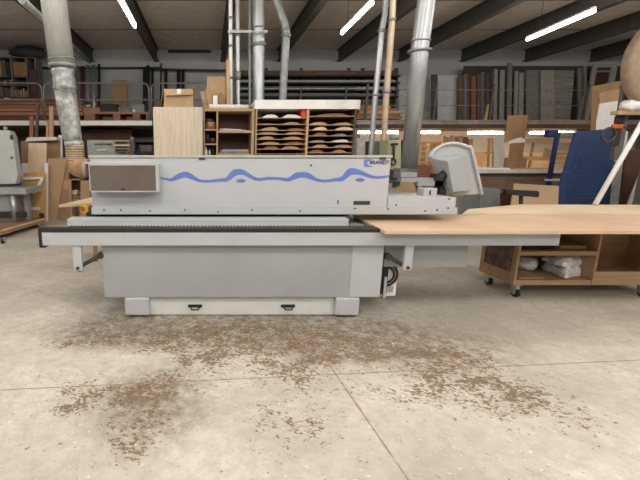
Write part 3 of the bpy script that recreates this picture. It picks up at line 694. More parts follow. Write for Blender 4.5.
lf('plank',49,52.8,106.5,Lb-.02,.08,pine,'thick pine plank rising past the white balcony edge, the tallest of a pair','plank',bot=(49.5,53))
lf('plank',46,48.5,121,Lb-.02,.05,pine,'shorter pine plank beside the tall one at the white balcony edge','plank',bot=(46.5,49))
lf('oak_plank',28.5,46.5,143,Lb-.55,.03,mat('oak_light',(222,198,164),.55,var=.08,scale=3,axis=GV),'smooth light oak plank standing in the middle of the leaning sheets',bot=(27,45),lean=.1)
lf('white_board',21.5,27.5,163,Lb-.7,.03,white,'white panel edge showing at the left of the light oak plank',bot=(21.5,27.5),lean=.05)
lf('white_board',44.5,48,163,Lb-.7,.03,white,'white strip showing at the right of the light oak plank',bot=(44.5,48),lean=.05)
pine_b = lf('pine_boarding',23,45,172.8,Lb-.85,.05,mat('pine_boards',(208,164,104),.6,var=.2,scale=5,axis=(8,8,.3)),'pine board panel with white braces in front of the leaning sheets',bot=(29,45),lean=.05)
finish('white_batten', MB().prism([at(23,180,Lb-.9),at(43,179,Lb-.9),at(43,177,Lb-.9),at(23,177,Lb-.9)],.04), white, pine_b)
finish('white_batten', MB().prism([at(32,194,Lb-.95),at(34,195,Lb-.95),at(43.5,179.5,Lb-.95),at(41,178,Lb-.95)],.03), white, pine_b)
finish('white_batten', MB().prism([at(28,210,Lb-.9),at(40,210,Lb-.9),at(40,207,Lb-.9),at(28,207,Lb-.9)],.04), white, pine_b)
lf('mdf_sheet',47.5,67,158.5,Lb-.55,.04,mdf,'tan sheet leaning right of the light oak plank, stepped at its top',bot=(46,56),lean=.1)
lf('mdf_sheet',57,69,157.5,Lb-.5,.03,mdfd,'narrow tan sheet just left of the brown hose',lean=.1)
lf('plank',58.5,62,135,Lb-.15,.05,whitep,'thin pale edge strip standing at the right of the large brown sheet','plank')
lf('mdf_sheet',62,71,180.5,Lb-.45,.04,mdf,'low tan sheet standing below the brown hose, left of the rubble shelf',bot=(65.5,72),lean=.0)
lf('mdf_sheet',80.5,90,180.5,Lb-.45,.04,mdf,'low tan sheet standing right of the rubble shelf below the hose',lean=.0)
t = thing('offcut_shelf','small shelf stuffed with offcuts below the brown hose','shelf',Vector((X(76,Lb,0),Lb-.2,0)))
xa,xb = X(70,Lb-.3,.5),X(82,Lb-.3,.5)
finish('back_panel', MB().box(xa,xb,Lb+.0,Lb+.02,0,Z(178.5,Lb)), browndk, t)
for y in (179,196): finish('shelf', MB().box(xa,xb,Lb-.38,Lb,Z(y,Lb-.3)-.03,Z(y,Lb-.3)), ply, t)
finish('lower_panel', MB().box(xa,xb,Lb-.36,Lb-.34,0,Z(198,Lb-.3)), mdfd, t)
zf = Z(196,Lb-.3)
blob([(xa+.12,Lb-.2,zf+.08,.12,.1,.08)],0,'crumpled_paper',paper,'crumpled pale paper on the small offcut shelf, left one','paper')
blob([(xa+.26,Lb-.2,zf+.07,.09,.1,.07)],0,'crumpled_paper',cardd,'crumpled brown paper on the small offcut shelf, right one','paper')
lf('sheet_gap_shade',56.5,62.5,182,Lb-.4,.03,darker,'dark narrow sheet added as shade in the gap between the tan sheets',lean=0,bot=(57,65))  # painted shade: a dark sheet where there is only a gap
# table with a pale triangular top behind the machine's left end
p = [at(58,205,6.3),at(92,199.5,6.3),at(96,197,6.6),at(94,194,7.0)]
zt_ = 1.0
q = [fl(58.5,205,zt_),fl(98,202.5,zt_),fl(101,195,zt_)]
t = thing('side_table','small table with a pale pointed top behind the left end of the machine','table',Vector((q[1].x,q[1].y,0)))
finish('tabletop', MB().prism(q,.035,Vector((0,0,-1))), boardl, t)
finish('leg', MB().box(q[1].x-.2,q[1].x-.15,q[1].y+.3,q[1].y+.35,0,zt_-.035), mdfd, t)
finish('leg', MB().box(q[0].x+.2,q[0].x+.25,q[0].y+.05,q[0].y+.09,0,zt_-.035), dark, t)

# under the left mezzanine
t = thing('wooden_crate','wide dark brown wooden cupboard under the left balcony','cupboard',Vector((X(106,12.6,0),13,0)))
finish('body', MB().box(*pbx(80,129,134,250,12.9,.8)[:4],0,Z(129.5,12.9)), browndk, t)
t = thing('grey_cabinet','pale grey cabinet under the left balcony, above the hatch','cabinet',Vector((X(108,12.4,0),12.6,0)))
a = pbx(87.5,140,130,160,12.2,.5); finish('body', MB().box(a[0],a[1],a[2],a[3],0,a[5]), mat('cab_grey',(176,178,172),.5), t)
finish('paper_note', MB().box(*pbx(97,149,106,151,12.17,.02)), paper, t)
finish('dark_strip', MB().box(*pbx(94,143.5,112,144.6,12.17,.02)), dark, t)  # thin dark strip on the cabinet front
zr = Z(151.5,11.95)
t = thing('tool_rack','small wooden rack with dark slots in front of the pale grey cabinet','rack',Vector((X(121,12,1.7),12,zr)))
a = pbx(114.5,141,129,152,11.98,.2); finish('rack_body', MB().box(*a), mdfd, t)
for y in (143,147,150.5): finish('slot', MB().box(*pbx(115.5,y-1,127.5,y+.6,11.965,.014)), darker, t)
finish('rack_shelf', MB().box(*pbx(114,144.6,130,146,11.93,.05)), paper, t)
finish('post', MB().box(*pbx(127,152,129,200,12.02,.1)[:4],0,a[4]), mdfd, t)
t = thing('dark_workbench','dark shelf bench under the balcony, left of the pale oak panel','bench',Vector((X(145,12.6,0),12.9,0)))
for y in (140,151.5): finish('shelf', MB().box(*pbx(133,y,160,y+2,12.6,.5)), dark, t)
finish('side_panel', MB().box(*pbx(132.5,137,136,250,12.6,.5)[:4],0,Z(137,12.6)), greenish, t)
finish('back_panel', MB().box(X(133,12.6,1),X(160,12.6,1),13.1,13.12,0,Z(137,12.6)), dark, t)
one('box_bin', MB().box(*pbx(140,145,152,151.2,12.65,.3)), greyw, 'grey bin on the dark shelf bench under the balcony','bin')
one('wall_partition', MB().box(XL,X(81,13.6,1),13.6,13.7,0,MZ-.14), mat('partition',(88,80,72),.8), 'dark partition wall under the left balcony behind the leaning sheets','partition')
one('wall_partition', MB().box(X(81,13.8,1),X(357,13.8,1),13.8,13.9,0,MZ-.14), mat('partition2',(100,96,90),.8), 'grey partition behind the cupboards and the pigeonhole rack','partition')

# ------------------------------------------------------------ on the left mezzanine
G='timber stored on the left balcony'
yy = [(101,98.5,brownw),(104.5,101.4,brownr),(108,105,brownw),(111.5,108.3,brownr),(115.5,112,brownr),(118.6,116,browndk)]
nm = ['topmost','second','third','fourth','fifth','lowest']
for i,(b_,a_,mm) in enumerate(yy):
    d = 12.25-.0*i
    one('long_plank', MB().box(X(-45,d,3),X([83,82.5,83,82,83,80][i],d,3),d+random.uniform(-.02,.02),d+.9,Z(b_+ (0 if i<5 else 1),d)+.004,Z(a_,d)), mm, nm[i]+' long brown plank in the stack lying on the balcony behind the large duct','plank',G)
zlow = MZ
one('paint_pot', MB().box(*pbx(4,98,9,100.6,12.3,.15)).shear(lambda c:Vector((c.x,c.y,c.z-.0))), white,'small white box on top of the long brown planks','box')
t = thing('pallet','brown timber pallet lying on the balcony edge left of the post','pallet',Vector((X(120,12.3,MZ),12.5,MZ)))
finish('deck', MB().box(*pbx(84,111.7,150,114,12.2,.9)), brownr, t)
for a_,b_ in ((84,95),(113,120),(133,140),(146,150)): finish('block', MB().box(*pbx(a_,114,b_,119,12.2,.9)[:4],MZ,Z(114,12.2)), brownw, t)
zp = Z(111.7,12.2)
def box_on(name,px0,py,px1,z0,D,dy,m_,label,cat,group=None):
    z1 = Z(py,D); return one(name, MB().box(X(px0,D,z0),X(px1,D,z0),D,D+dy,z0,z1), m_, label, cat, group)
box_on('tool_case',83,107.5,100,zp,12.3,.4,brownr,'reddish case on the pallet next to the large duct','case')
t_ = one('metal_tool', MB().tube([at(84,106.2,12.4),at(91,105.6,12.4)],.05,10), steel,'shiny metal tool lying on the reddish case on the pallet','tool')
t_.location.z = Z(107.5,12.3)
box_on('dark_crate',101,104,117,zp,12.4,.4,darker,'dark crate on the pallet behind the guard rail','crate')
box_on('grey_bundle',118,107,131,zp,12.4,.4,greyw,'low grey bundle in the middle of the pallet','bundle')
box_on('small_jar',132.5,109.5,135,zp,12.3,.07,white,'small white jar standing on the pallet','jar')
box_on('pale_crate',131,104.3,144,zp,12.6,.4,greenish,'pale greenish crate on the right half of the pallet','crate')
# shelving with dark stock
DM = 13.6
t = thing('storage_shelving','tall shelving full of dark stock on the left balcony','shelf',Vector((X(15,DM,MZ),DM+.3,MZ)))
zt3 = Z(57,DM)
for px in (-30,0.5,14,29,38): 
    finish('upright', MB().box(X(px,DM,3.5)-.02,X(px,DM,3.5)+.02,DM,DM+.5,MZ,zt3), greyw, t)
for y in (57,76.5,85,97): finish('shelf', MB().box(X(-30,DM,3.5),X(38,DM,3.5),DM,DM+.5,Z(y,DM)-.03,Z(y,DM)), [brownv,dark][y in (76.5,)], t)
finish('back_panel', MB().box(X(-30,DM,3.5),X(38,DM,3.5),DM+.5,DM+.52,MZ,zt3), darker, t)
bnum=0
words_=['first','second','third','fourth','fifth','sixth','seventh','eighth','ninth','tenth','eleventh','twelfth']
for rowi,(yb,yt,x0_,x1_,n_) in enumerate(((85,78.5,1,13,5),(97,87,1,13,7),(97,88,15,28,5),(76.5,60,1,13,3))):
    for i in range(n_):
        a_ = x0_+ (x1_-x0_)*i/n_; b_ = x0_+(x1_-x0_)*(i+.8)/n_
        z0 = Z(yb,DM); z1 = Z(yt+random.uniform(0,3),DM+.05)
        one('stored_board', MB().box(X(a_+.3,DM+.05,3.6),X(b_,DM+.05,3.6),DM+.05,DM+.4,z0,z1), random.choice([brownv,greyw2,cardd,mdfd,greyw,darker]), '%s upright board from the left in the %s of the balcony shelving' % (words_[i],['middle compartment, left column','bottom compartment, left column','bottom compartment, middle column','top compartment, left column'][rowi]),'board','boards in the balcony shelving')
one('cardboard_stack', MB().box(X(15,DM+.03,3.8),X(28.3,DM+.03,3.8),DM+.03,DM+.45,Z(76.5,DM)+.0,Z(62,DM)), mat('corrug',(128,98,58),.8,var=.35,scale=6,axis=(12,12,.2)),'tan ribbed carton filling the upper middle compartment of the balcony shelving','carton')
one('maroon_sheet', MB().box(X(31,DM-.1,3.5),X(38,DM-.1,3.5),DM-.1,DM-.05,MZ,Z(70,DM)), mat('maroon',(74,36,34),.6),'dark maroon panel leaning at the right end of the balcony shelving','panel')
blob([(X(28,DM+.2,4.3),DM+.25,zt3+.19,.55,.2,.2)],0,'dark_tarp',darker,'dark bundled tarp on top of the balcony shelving','tarp')
# leaning foil ducts and rolls
G='rolls leaning on the balcony wall'
for i,(x_,y_,w_,mm,lb) in enumerate(((76,66,4,galvd,'leftmost foil duct roll leaning on the balcony wall behind the large duct'),(81.5,67,4.5,mat('redroll',(84,44,46),.6),'dark red roll leaning among the foil ducts on the balcony'),(87,66,4.5,galvd,'middle foil duct roll leaning on the balcony wall'),(93,66,5,galvd,'rightmost and thickest foil duct roll leaning on the balcony wall'),(98,64.5,3,darker,'thin dark roll leaning right of the foil ducts'))):
    one('leaning_roll', MB().tube([(X(x_+1,13.9,MZ),13.9,MZ),at(x_+1,y_,14.5)],w_/2/F*13.2,12), mm, lb, 'roll', G)
for i,(x_,y_,w_,lb) in enumerate(((144.5,68,3,'thin dark roll at the rail joint, left one'),(148,66,3.5,'taller dark roll at the rail joint, middle one'),(152.5,70,2.5,'thin dark roll at the rail joint, right one'),(161,63.5,1.6,'thin dark pole leaning behind the cardboard box'),(166,70,3,'dark roll leaning left of the cardboard box top'),(178.5,70,3.4,'dark roll leaning behind the cardboard box, left of the last'),(183,70,3.2,'dark roll leaning behind the right end of the cardboard box'))):
    one('leaning_roll', MB().tube([(X(x_-.5,14.1,MZ),14.1,MZ),at(x_,y_,14.8)],w_/2/F*14,10), darker, lb, 'roll', G)
st('mdf_sheet',111.5,127,80,14.2,MZ,.03,mdfd,'square brown panel leaning on the balcony wall','panel',lean=.3)
# guard rails
def hoop(xa,xb,label,D=11.98,yt=83.2):
    zt_=Z(yt,D); za=MZ-.1; pts=[(X(xa,D,3),D,za)]
    X0,X1=X(xa,D,3.4),X(xb,D,3.4); r=.16
    for k in range(5):
        a=k*math.pi/8; pts.append((X0+r-r*math.cos(a),D,zt_-r+r*math.sin(a)))
    for k in range(5):
        a=k*math.pi/8; pts.append((X1-r+r*math.sin(a),D,zt_-r+r*math.cos(a)))
    pts.append((X1,D,za))
    t=thing('guard_rail',label,'railing',Vector((X0,D,za)),'balcony guard rails')
    finish('rail_hoop',MB().tube(pts,.024,10),rail,t)
    finish('mid_rail',MB().tube([(X0,D,Z(100,D)),(X1,D,Z(100,D))],.02,10),rail,t)
hoop(-60,42,'guard rail hoop at the far left of the balcony')
hoop(44,149,'guard rail hoop on the balcony between the large duct and the cardboard box')
hoop(151.5,236,'guard rail hoop on the balcony behind the cardboard box')
# ------------------------------------------------------------ centre: cantilever rack with bars
t = thing('cantilever_rack','dark cantilever storage rack on the balcony behind the round duct','rack',Vector((X(320,14,MZ),14.2,MZ)))
for px in (236,265.5,300,347,361,394):
    finish('upright', MB().box(X(px,14.3,3.5)-.05,X(px,14.3,3.5)+.05,14.3,14.4,MZ,Z(68,14.3)), dark, t)
for y in (76.5,83.5,90.5,97): finish('arm_rail', MB().box(X(236,14.0,3.5),X(395,14.0,3.5),13.75,14.3,Z(y,14.0)-.04,Z(y,14.0)), darker, t)
for i,(y,mm,lb) in enumerate(((83.5,galv2,'grey metal bar on the second level of the cantilever rack'),(90.5,galv2,'grey metal bar on the third level of the cantilever rack'),(97,greyw,'dull grey bar on the lowest level of the cantilever rack'))):
    one('metal_bar', MB().box(X(240,13.8,3.5),X(394,13.8,3.5),13.8,13.95,Z(y,14.0)+.001,Z(y-3.4,13.8)), mm, lb,'bar','bars on the cantilever rack')
one('brown_beam', MB().box(X(238,13.8,4),X(394,13.8,4),13.8,13.95,Z(76.5,14)+.001,Z(70.5,13.8)), browndk,'long dark brown beam on the top level of the cantilever rack','beam')
one('pale_batten', MB().box(X(318,13.7,4),X(356,13.7,4),13.76,13.8,Z(76.5,14)+.05,Z(72.6,13.7)), greyw2,'short pale batten lying in front of the dark brown beam','batten')
# lumber near the pipes on the mezzanine edge
for i,(x0_,x1_,yb,yt,mm) in enumerate(((357,402,119,116,brownr),(357,400,116,113.4,brownw),(359,404,113.4,110.8,pineh),(357,396,110.8,108.3,brownr),(361,390,108.3,105.6,pineh))):
    D_=12.2; one('short_plank', MB().box(X(x0_,D_,2.8),X(x1_,D_,2.8),D_,D_+.5,Z(yb,D_)+(0.0 if i else .0)+.002,Z(yt,D_)), mm, ['lowest','second lowest','middle','second highest','topmost'][i]+' plank in the short pile on the balcony beside the paired pipes','plank','short pile of planks')

# ------------------------------------------------------------ right mezzanine stock
G='stock leaning on the right balcony'
def mzs(name,x0_,x1_,y,mm,label,cat='board',D=13.9,t_=.05,bot=None,lean=.2,pyr=None): return one(name, upright(D,MZ,(x0_,x1_,y),bot or (x0_,x1_),t_,lean,pyr), mm, label, cat, G)
mzs('grey_sheet',398.5,408.5,76,mat('panel_grey',(170,172,172),.7),'pale grey panel half hidden behind the tilted duct, left side')
mzs('grey_sheet',416,431.5,77,mat('panel_grey2',(150,150,148),.7),'grey panel just right of the tilted duct on the balcony')
mzs('dark_post',432,437.5,74.5,dark,'dark post between the grey panels on the balcony',cat='post',D=13.6,lean=0)
one('mottled_sheet', upright(13.9,MZ,(438,457.5,75.5),(436,456.5),.05,.2), mat('mottled',(190,192,194),.7,var=.14,scale=3),'mottled pale grey panel leaning on the right balcony','panel',G)
pl = [(458,463.5,76,brownv),(464,467,74,greyw),(467,470.5,74,brownv),(471.5,476,76,brownw),(477,481,74,brownv),(481.5,485,72,greyw),(486,490,73,brownv),(491,493.5,71,greyw)]
for i,(a_,b_,y_,mm) in enumerate(pl): mzs('leaning_plank',a_,b_,y_,mm,'%s narrow plank right of the mottled panel on the balcony, counted from the left' % words_[i],'plank',D=13.7+.05*(i%3))
pl = [(494.5,498,69,greyw2),(500.5,505,70,greyw2),(508,512.5,63,greyw),(515,518.5,71,greyw2),(519.5,524.5,72.5,greyw2)]
for i,(a_,b_,y_,mm) in enumerate(pl): mzs('grey_plank',a_,b_,y_,mm,'%s weathered grey plank on the balcony above the torn cardboard, counted from the left'%words_[i],'plank',D=13.5,bot=(a_-1.2,b_-1.2))
mzs('leaning_plank',488,490.6,104,pine,'short pine stick leaning against the balcony rail','plank',D=12.6,bot=(484,487))
mzs('grey_sheet',526.5,541,70,greyw,'wide grey sheet left of the pale plank on the right balcony',D=13.4)
mzs('pale_plank',541,554.5,70,greyw2,'wide pale weathered plank between the grey sheet and the slatted one',D=13.3)
mzs('slatted_sheet',555,574.5,70.5,greyh,'slatted grey sheet with a slanting right edge on the right balcony',D=13.4,bot=(554,570))
mzs('grey_plank',578,582,68,greyw,'thin grey plank right of the slatted sheet','plank',D=13.6)
mzs('grey_plank',584,587,66,greyw2,'thin pale plank left of the empty window frame','plank',D=13.6)
one('grey_bin', MB().box(X(586,13.0,3.3),X(592,13.0,3.3),13.0,13.2,MZ,Z(95,13.0)), greyw2, 'small grey box on the balcony in front of the thin planks','box')
# empty window frame standing on mezzanine
t = thing('window_frame','old grey window frame standing upright on the right balcony','frame',Vector((X(600,13.4,MZ),13.4,MZ)))
a = pbx(588,64,612,126,13.4,.06); a=(a[0],a[1],a[2],a[3],MZ,a[5])
wd=.13
finish('left_stile', MB().box(a[0],a[0]+wd,a[2],a[3],a[4],a[5]), greyw2, t); finish('right_stile', MB().box(a[1]-wd*1.3,a[1],a[2],a[3],a[4],a[5]), greyw2, t)
finish('head_rail', MB().box(a[0]+wd,a[1]-wd*1.3,a[2],a[3],a[5]-.1,a[5]), greyw2, t); finish('cross_rail', MB().box(a[0]+wd,a[1]-wd*1.3,a[2]+.01,a[3],a[5]-.24,a[5]-.18), greyw, t)
mzs('brown_sheet',590,609,69,browndk,'dark brown panel behind the old window frame','panel',D=13.8)
mzs('dark_partition',612,640,70,darker,'dark sheet behind the bandsaw wheel on the right balcony','board',D=13.9,bot=(612,680))
one('wall_darkener', MB().box(X(459,14.3,3),X(660,14.3,3),14.35,14.4,MZ,Z(66,14.35)), mat('backing',(62,58,54),.8,var=.25,scale=2),'added dark sheet darkening the wall behind the row of planks on the right balcony','board')  # dark sheet added so the wall between the planks looks darker
# cable rails
t = thing('guard_rail','wire guard rail with posts along the right balcony','railing',Vector((X(500,12.05,MZ),12.05,MZ)),'balcony guard rails')
for px in (366,434,490.5,585): 
    finish('post', MB().box(X(px,12.05,3)-.03,X(px,12.05,3)+.03,12.03,12.09,MZ-.1,Z(84,12.05)), raild, t)
for y in (90,105.5): finish('cable', MB().tube([at(355,y,12.06),at(660,y,12.06)],.012,6), rail, t)
t = thing('guard_rail','plain guard rail on the balcony behind the pigeonhole rack','railing',Vector((X(300,12.0,MZ),12.0,MZ)),'balcony guard rails')
finish('rail',MB().tube([at(240,87,12.0),at(357,87,12.0)],.02,8),raild,t)
for px in (300,345): finish('post', MB().box(X(px,12.,3)-.02,X(px,12.,3)+.02,11.98,12.03,MZ-.1,Z(87,12.0)), raild, t)

# ------------------------------------------------------------ under the right mezzanine (brightly lit)
def ulight(px0,px1,py,D,label):
    a,b=at(px0,py,D),at(px1,py,D); t=thing('fluorescent_light',label,'light',a.copy(),'tube lights under the balcony')
    finish('tube',MB().tube([a,b],.032,10),tube_s,t); finish('housing',MB().box(a.x,b.x,D-.05,D+.05,a.z+.055,MZ-.14),whitep,t)
ulight(358,398,132.5,13.0,'tube light under the balcony left of the tilted duct')
ulight(404,440,132.5,13.0,'tube light under the balcony just right of the tilted duct')
ulight(468,503,133,13.0,'tube light under the balcony left of the torn cardboard')
ulight(530,575,133,13.0,'tube light under the balcony beside the blue clamp')
G='goods under the right balcony'
def us(name,x0_,x1_,y,mm,label,cat='board',D=12.6,t_=.05,bot=None,lean=0,pyr=None): return one(name, upright(D,0,(x0_,x1_,y),bot or (x0_,x1_),t_,lean,pyr), mm, label, cat, G)
# low partition wall of warm board
t = thing('ladder_rack','pale wooden ladder rack beside the tilted duct under the balcony','rack',Vector((X(404,12.4,0),12.5,0)))
for px in (401.5,408.5): finish('upright', MB().box(X(px-.7,12.4,1.5),X(px+.7,12.4,1.5),12.4,12.5,0,Z(144,12.4)), boardl, t)
finish('upright', MB().box(X(418.5,12.4,1.5),X(420,12.4,1.5),12.4,12.5,0,Z(143.5,12.4)), boardl, t)
finish('upright', MB().box(X(426.5,12.4,1.5),X(428.5,12.4,1.5),12.4,12.5,0,Z(143.5,12.4)), boardl, t)
for y in (145,150.5,156,161.5,166): finish('rung', MB().box(X(401,12.4,1.5),X(428.5,12.4,1.5),12.42,12.48,Z(y,12.4)-.045,Z(y,12.4)), boardl, t)
us('pine_sheet',398,445,142,mat('warm_board',(204,150,92),.6),'warm orange board behind the pale ladder rack',D=12.9)
us('red_brown_stack',417,431.5,165.5,brownr,'red brown stack of timber right of the tilted duct foot',cat='stack',D=11.8,t_=.4)
for i,(a_,b_,y_,mm) in enumerate(((443,446.5,136,pine),(447,449,137,ply),(450,453.5,135.5,pine),(455,458,136.5,mdfd),(459,463,136,pine),(464,468,137,brownw),(469,473,139,pineh))):
    us('upright_plank',a_,b_,y_,mm,'%s upright plank under the balcony above the operator panel, counted from the left'%words_[i],'plank',D=12.7,bot=(a_-2,b_-2))
us('white_board',495,505.5,136.5,white,'tall white panel standing left of the torn cardboard',cat='panel',D=10.6)
t = thing('easel_frame','slim pine frame standing left of the white panel','frame',Vector((X(489,11,0),11,0)))
finish('leg', upright(11,0,(489,491,138.5),(484,486),.04), pine, t); finish('leg', upright(11,0,(493,494.4,138.5),(493,494.4),.04), pine, t); finish('cross_rail', MB().box(*pbx(488,138.3,494.5,140,10.97,.03)), pine, t)
finish('cross_rail', MB().box(*pbx(486,152,494,153.5,10.97,.03)), pine, t)
us('wall_board',360,640,152,mat('tan_partition',(214,176,130),.7,var=.15,scale=2),'long waist-high tan partition at the back under the right balcony',cat='partition',D=14.2)  # tan base colour with random variation
# bench
Dk = 9.6
t = thing('long_workbench','long workbench with a pale worn top, in the right background','bench',Vector((X(520,Dk,0),Dk+.4,0)))
zw = Z(169.5,Dk); xa,xb = X(470,Dk,1.4),X(612,Dk,1.4)
finish('worktop', MB().box(xa,xb,Dk,Dk+1.0,zw-.10,zw), mat('bench_top',(214,208,198),.6,var=.08), t)
finish('top_edge', MB().box(xa,xb,Dk-.01,Dk,zw-.14,zw-.085), dark, t)
finish('apron', MB().box(xa,xb,Dk+.03,Dk+.08,Z(193,Dk),zw-.10), mat('bench_brown',(122,98,78),.7,var=.2,scale=3,axis=GH), t)
for px in (474,606): finish('leg', MB().box(X(px,Dk,.5),X(px+5,Dk,.5),Dk+.04,Dk+.14,0,zw-.1), brownv, t)
finish('side_panel', MB().box(X(501,Dk,.5),X(513,Dk,.5),Dk+.09,Dk+.9,0,zw-.1), browndk, t)
one('board_offcut', MB().box(X(517,Dk,1.5),X(552,Dk,1.5),Dk+.1,Dk+.5,zw,zw+.03), pineh,'flat pine offcut lying on the long workbench','offcut')
one('white_sheet', MB().box(X(480,Dk,1.5),X(514,Dk,1.5),Dk+.1,Dk+.9,zw,zw+.035), white,'white sheet lying on the left part of the long workbench','sheet')
# torn cardboard and stand
Dc = 9.9
t = thing('cardboard_sheet','torn brown cardboard sheet hung up above the workbench','cardboard',Vector((X(517,Dc,zw),Dc,zw)))
pts=[(508,115.5),(528,115),(525,139),(521,137.3),(516,138),(510,140.5),(504.5,142.5)]
finish('upper_sheet', MB().prism([at(x,y,Dc) for x,y in pts],.02), cardd, t)
pts=[(510.5,143),(524.5,142.5),(522.5,160),(509,160)]
finish('lower_sheet', MB().prism([at(x,y,Dc+.02) for x,y in pts],.02), cardd, t)
finish('torn_paper', MB().prism([at(x,y,Dc+.005) for x,y in [(508,144),(513,139.5),(521,136.8),(525.5,137),(525,142.5),(514,143)]],.016), paper, t)
finish('prop', MB().box(X(515,Dc+.05,2),X(517,Dc+.05,2),Dc+.04,Dc+.06,zw+.03,Z(120,Dc)), plyv, t)
one('cardboard_box', MB().box(X(503.5,Dc,1.6),X(523.5,Dc,1.6),Dc-.12,Dc-.02,zw+.035,Z(158,Dc)), cardd,'low brown cardboard box at the foot of the torn cardboard','box')
# rack of battens
t = thing('timber_rack','rack of horizontal pale battens behind the deep blue post','rack',Vector((X(545,10.8,0),10.9,0)))
for (a_,b_,y0,y1) in ((525,575,138.5,143),(522,575,156.5,160.5),(555,578,147,150),(556,576,153,155),(555,572,162.5,164)): finish('batten', MB().box(*pbx(a_,y0,b_,y1,10.8,.1)), pineh, t)
for px in (527,566): finish('upright', MB().box(X(px,10.9,1),X(px+1.5,10.9,1),10.9,10.96,0,Z(139,10.9)), mdf, t)
for i in range(4): finish('small_block', MB().box(*pbx(545+i*2.2,148+i,546.5+i*2.2,156.5,10.82,.06)), pine, t)
# blue clamp post
Db = 9.3
t = thing('clamp_post','deep blue slanting clamp post with a blue head, left of the blue panel','clamp',Vector((X(550,Db,0),Db,0)))
f=[Vector((X(538,Db,0),Db,0)),Vector((X(543,Db,0),Db,0)),at(560.5,133,Db),at(556,133,Db)]
finish('post', MB().prism(f,.03), blued, t)
finish('head', MB().box(*pbx(549,130,558.5,137,Db-.05,.15),bev=.02), blued, t)
finish('bar', MB().box(*pbx(556,132.2,580,134.8,Db+.0,.06)), steel, t)
finish('foot_bar', MB().box(*pbx(548,179,562,181,Db-.03,.1)), white, t)
# plywood behind
st('plywood_sheet',515,559,183.5,7.6,0,.03,mat('ply_dim',(188,160,124),.6,var=.08,scale=2),'low plywood sheet leaning behind the black handle, under the workbench','board',bot=(505,556),lean=.3,pyr=186)
t = thing('tee_handle','black T-shaped clamp handle standing behind the pale board','clamp',Vector((X(521,6.4,0),6.4,0)))
finish('stem', MB().tube([(X(521,6.4,0),6.4,0),at(521,193,6.4)],.028,10), black, t)
m=MB().prism([at(506,189.5,6.35),at(538,191,6.35),at(539.5,193,6.35),at(538.5,197.5,6.35),at(517,195.5,6.35),at(506,193.5,6.35)],.07); finish('cross_bar', bevel:=m, black, t)
st('grey_bin',480.5,500,189,8.8,0,.4,greenish,'grey green metal cabinet behind the pale board, right of the operator panel','cabinet')
st('steel_cabinet',455,481,196,9.0,0,.4,steel,'low light grey cabinet right of the operator panel','cabinet')
# blue panel
t = thing('blue_sheet','large dark blue sheet leaning at the right, with pale chalk lines','panel',Vector((X(580,8,0),8,0)))
Dz=8.0
def bl(px,py,off=0):
    # plane leaning back: distance grows with height
    D=Dz
    for _ in range(6):
        z=Z(py,D); D=Dz+z*.12
    return at(px,py,D-off)
q=[Vector((X(544.3,Dz,0),Dz,0)),Vector((X(603.5,Dz,0),Dz,0)),bl(617,128),bl(575.5,132)]
body=finish('sheet', MB().prism(q,.04), bluep, t)
for k,(a_,b_) in enumerate((((584,134),(566,198)),((566,198),(600,198)),((560,172),(585,172.4)),((575,194),(600,194)))):
    A1,B1=bl(*a_,off=.006),bl(*b_,off=.006); finish('chalk_line', MB().tube([A1,B1],.006,5), blueln, body)
st('blue_strip',609.5,617,133,8.35,0,.03,mat('teal',(40,84,120),.5),'narrow brighter blue strip at the right of the dark blue sheet','board',bot=(598,606),lean=.3)
st('grey_sheet',612,628,131,8.7,0,.03,mat('pale_panel',(196,198,200),.6),'pale grey sheet standing right of the dark blue sheet','panel',bot=(604,618),lean=.2)
st('brown_board',626,648,150,8.2,0,.03,browndk,'dark brown board at the right frame edge behind the white pole','board',bot=(616,650),lean=.2)
st('white_board',644,700,165,7.6,0,.03,mat('pale3',(190,186,178),.6),'pale board in the lower right corner behind the white pole','board',bot=(612,690),lean=.2)
st('white_carton',632,660,138,7.9,0,.3,white,'white carton at the right frame edge above the brown board','box') if False else None
pole_ = one('white_pole', MB().tube([Vector((X(595,5.82,.98),5.82,.99)),at(650,109,5.95)],.034,12).shear(lambda c:c), whitep,'slanting white pole crossing in front of the blue sheet','pole')
# open carton leaning on balcony stock
t = thing('open_carton','open tan carton with white lining tilted above the blue sheet','box',Vector((X(610,9,1.8),9,0)))
f=[at(592,86.5,9.0),at(622,80.5,9.0),at(619,88.5,9.15),at(599,93,9.15)]
finish('top_flap', MB().prism(f,.02), card, t)
finish('side_wall', MB().prism([at(592,86.5,9.0),at(599,93,9.15),at(597,133,9.15),at(591,133,9.0)],.02), cardd, t)
finish('inner_wall', MB().prism([at(599,93,9.15),at(620,88.5,9.15),at(619,103,9.17),at(600,105,9.17)],.02), card, t)
finish('white_lining', MB().prism([at(600,103.5,9.12),at(620,100.5,9.12),at(617,131,9.12),at(594,132,9.12)],.03), white, t)
finish('support_panel', MB().box(X(597,9.2,1),X(614,9.2,1),9.2,9.24,0,Z(127,9.2)), mdfd, t)
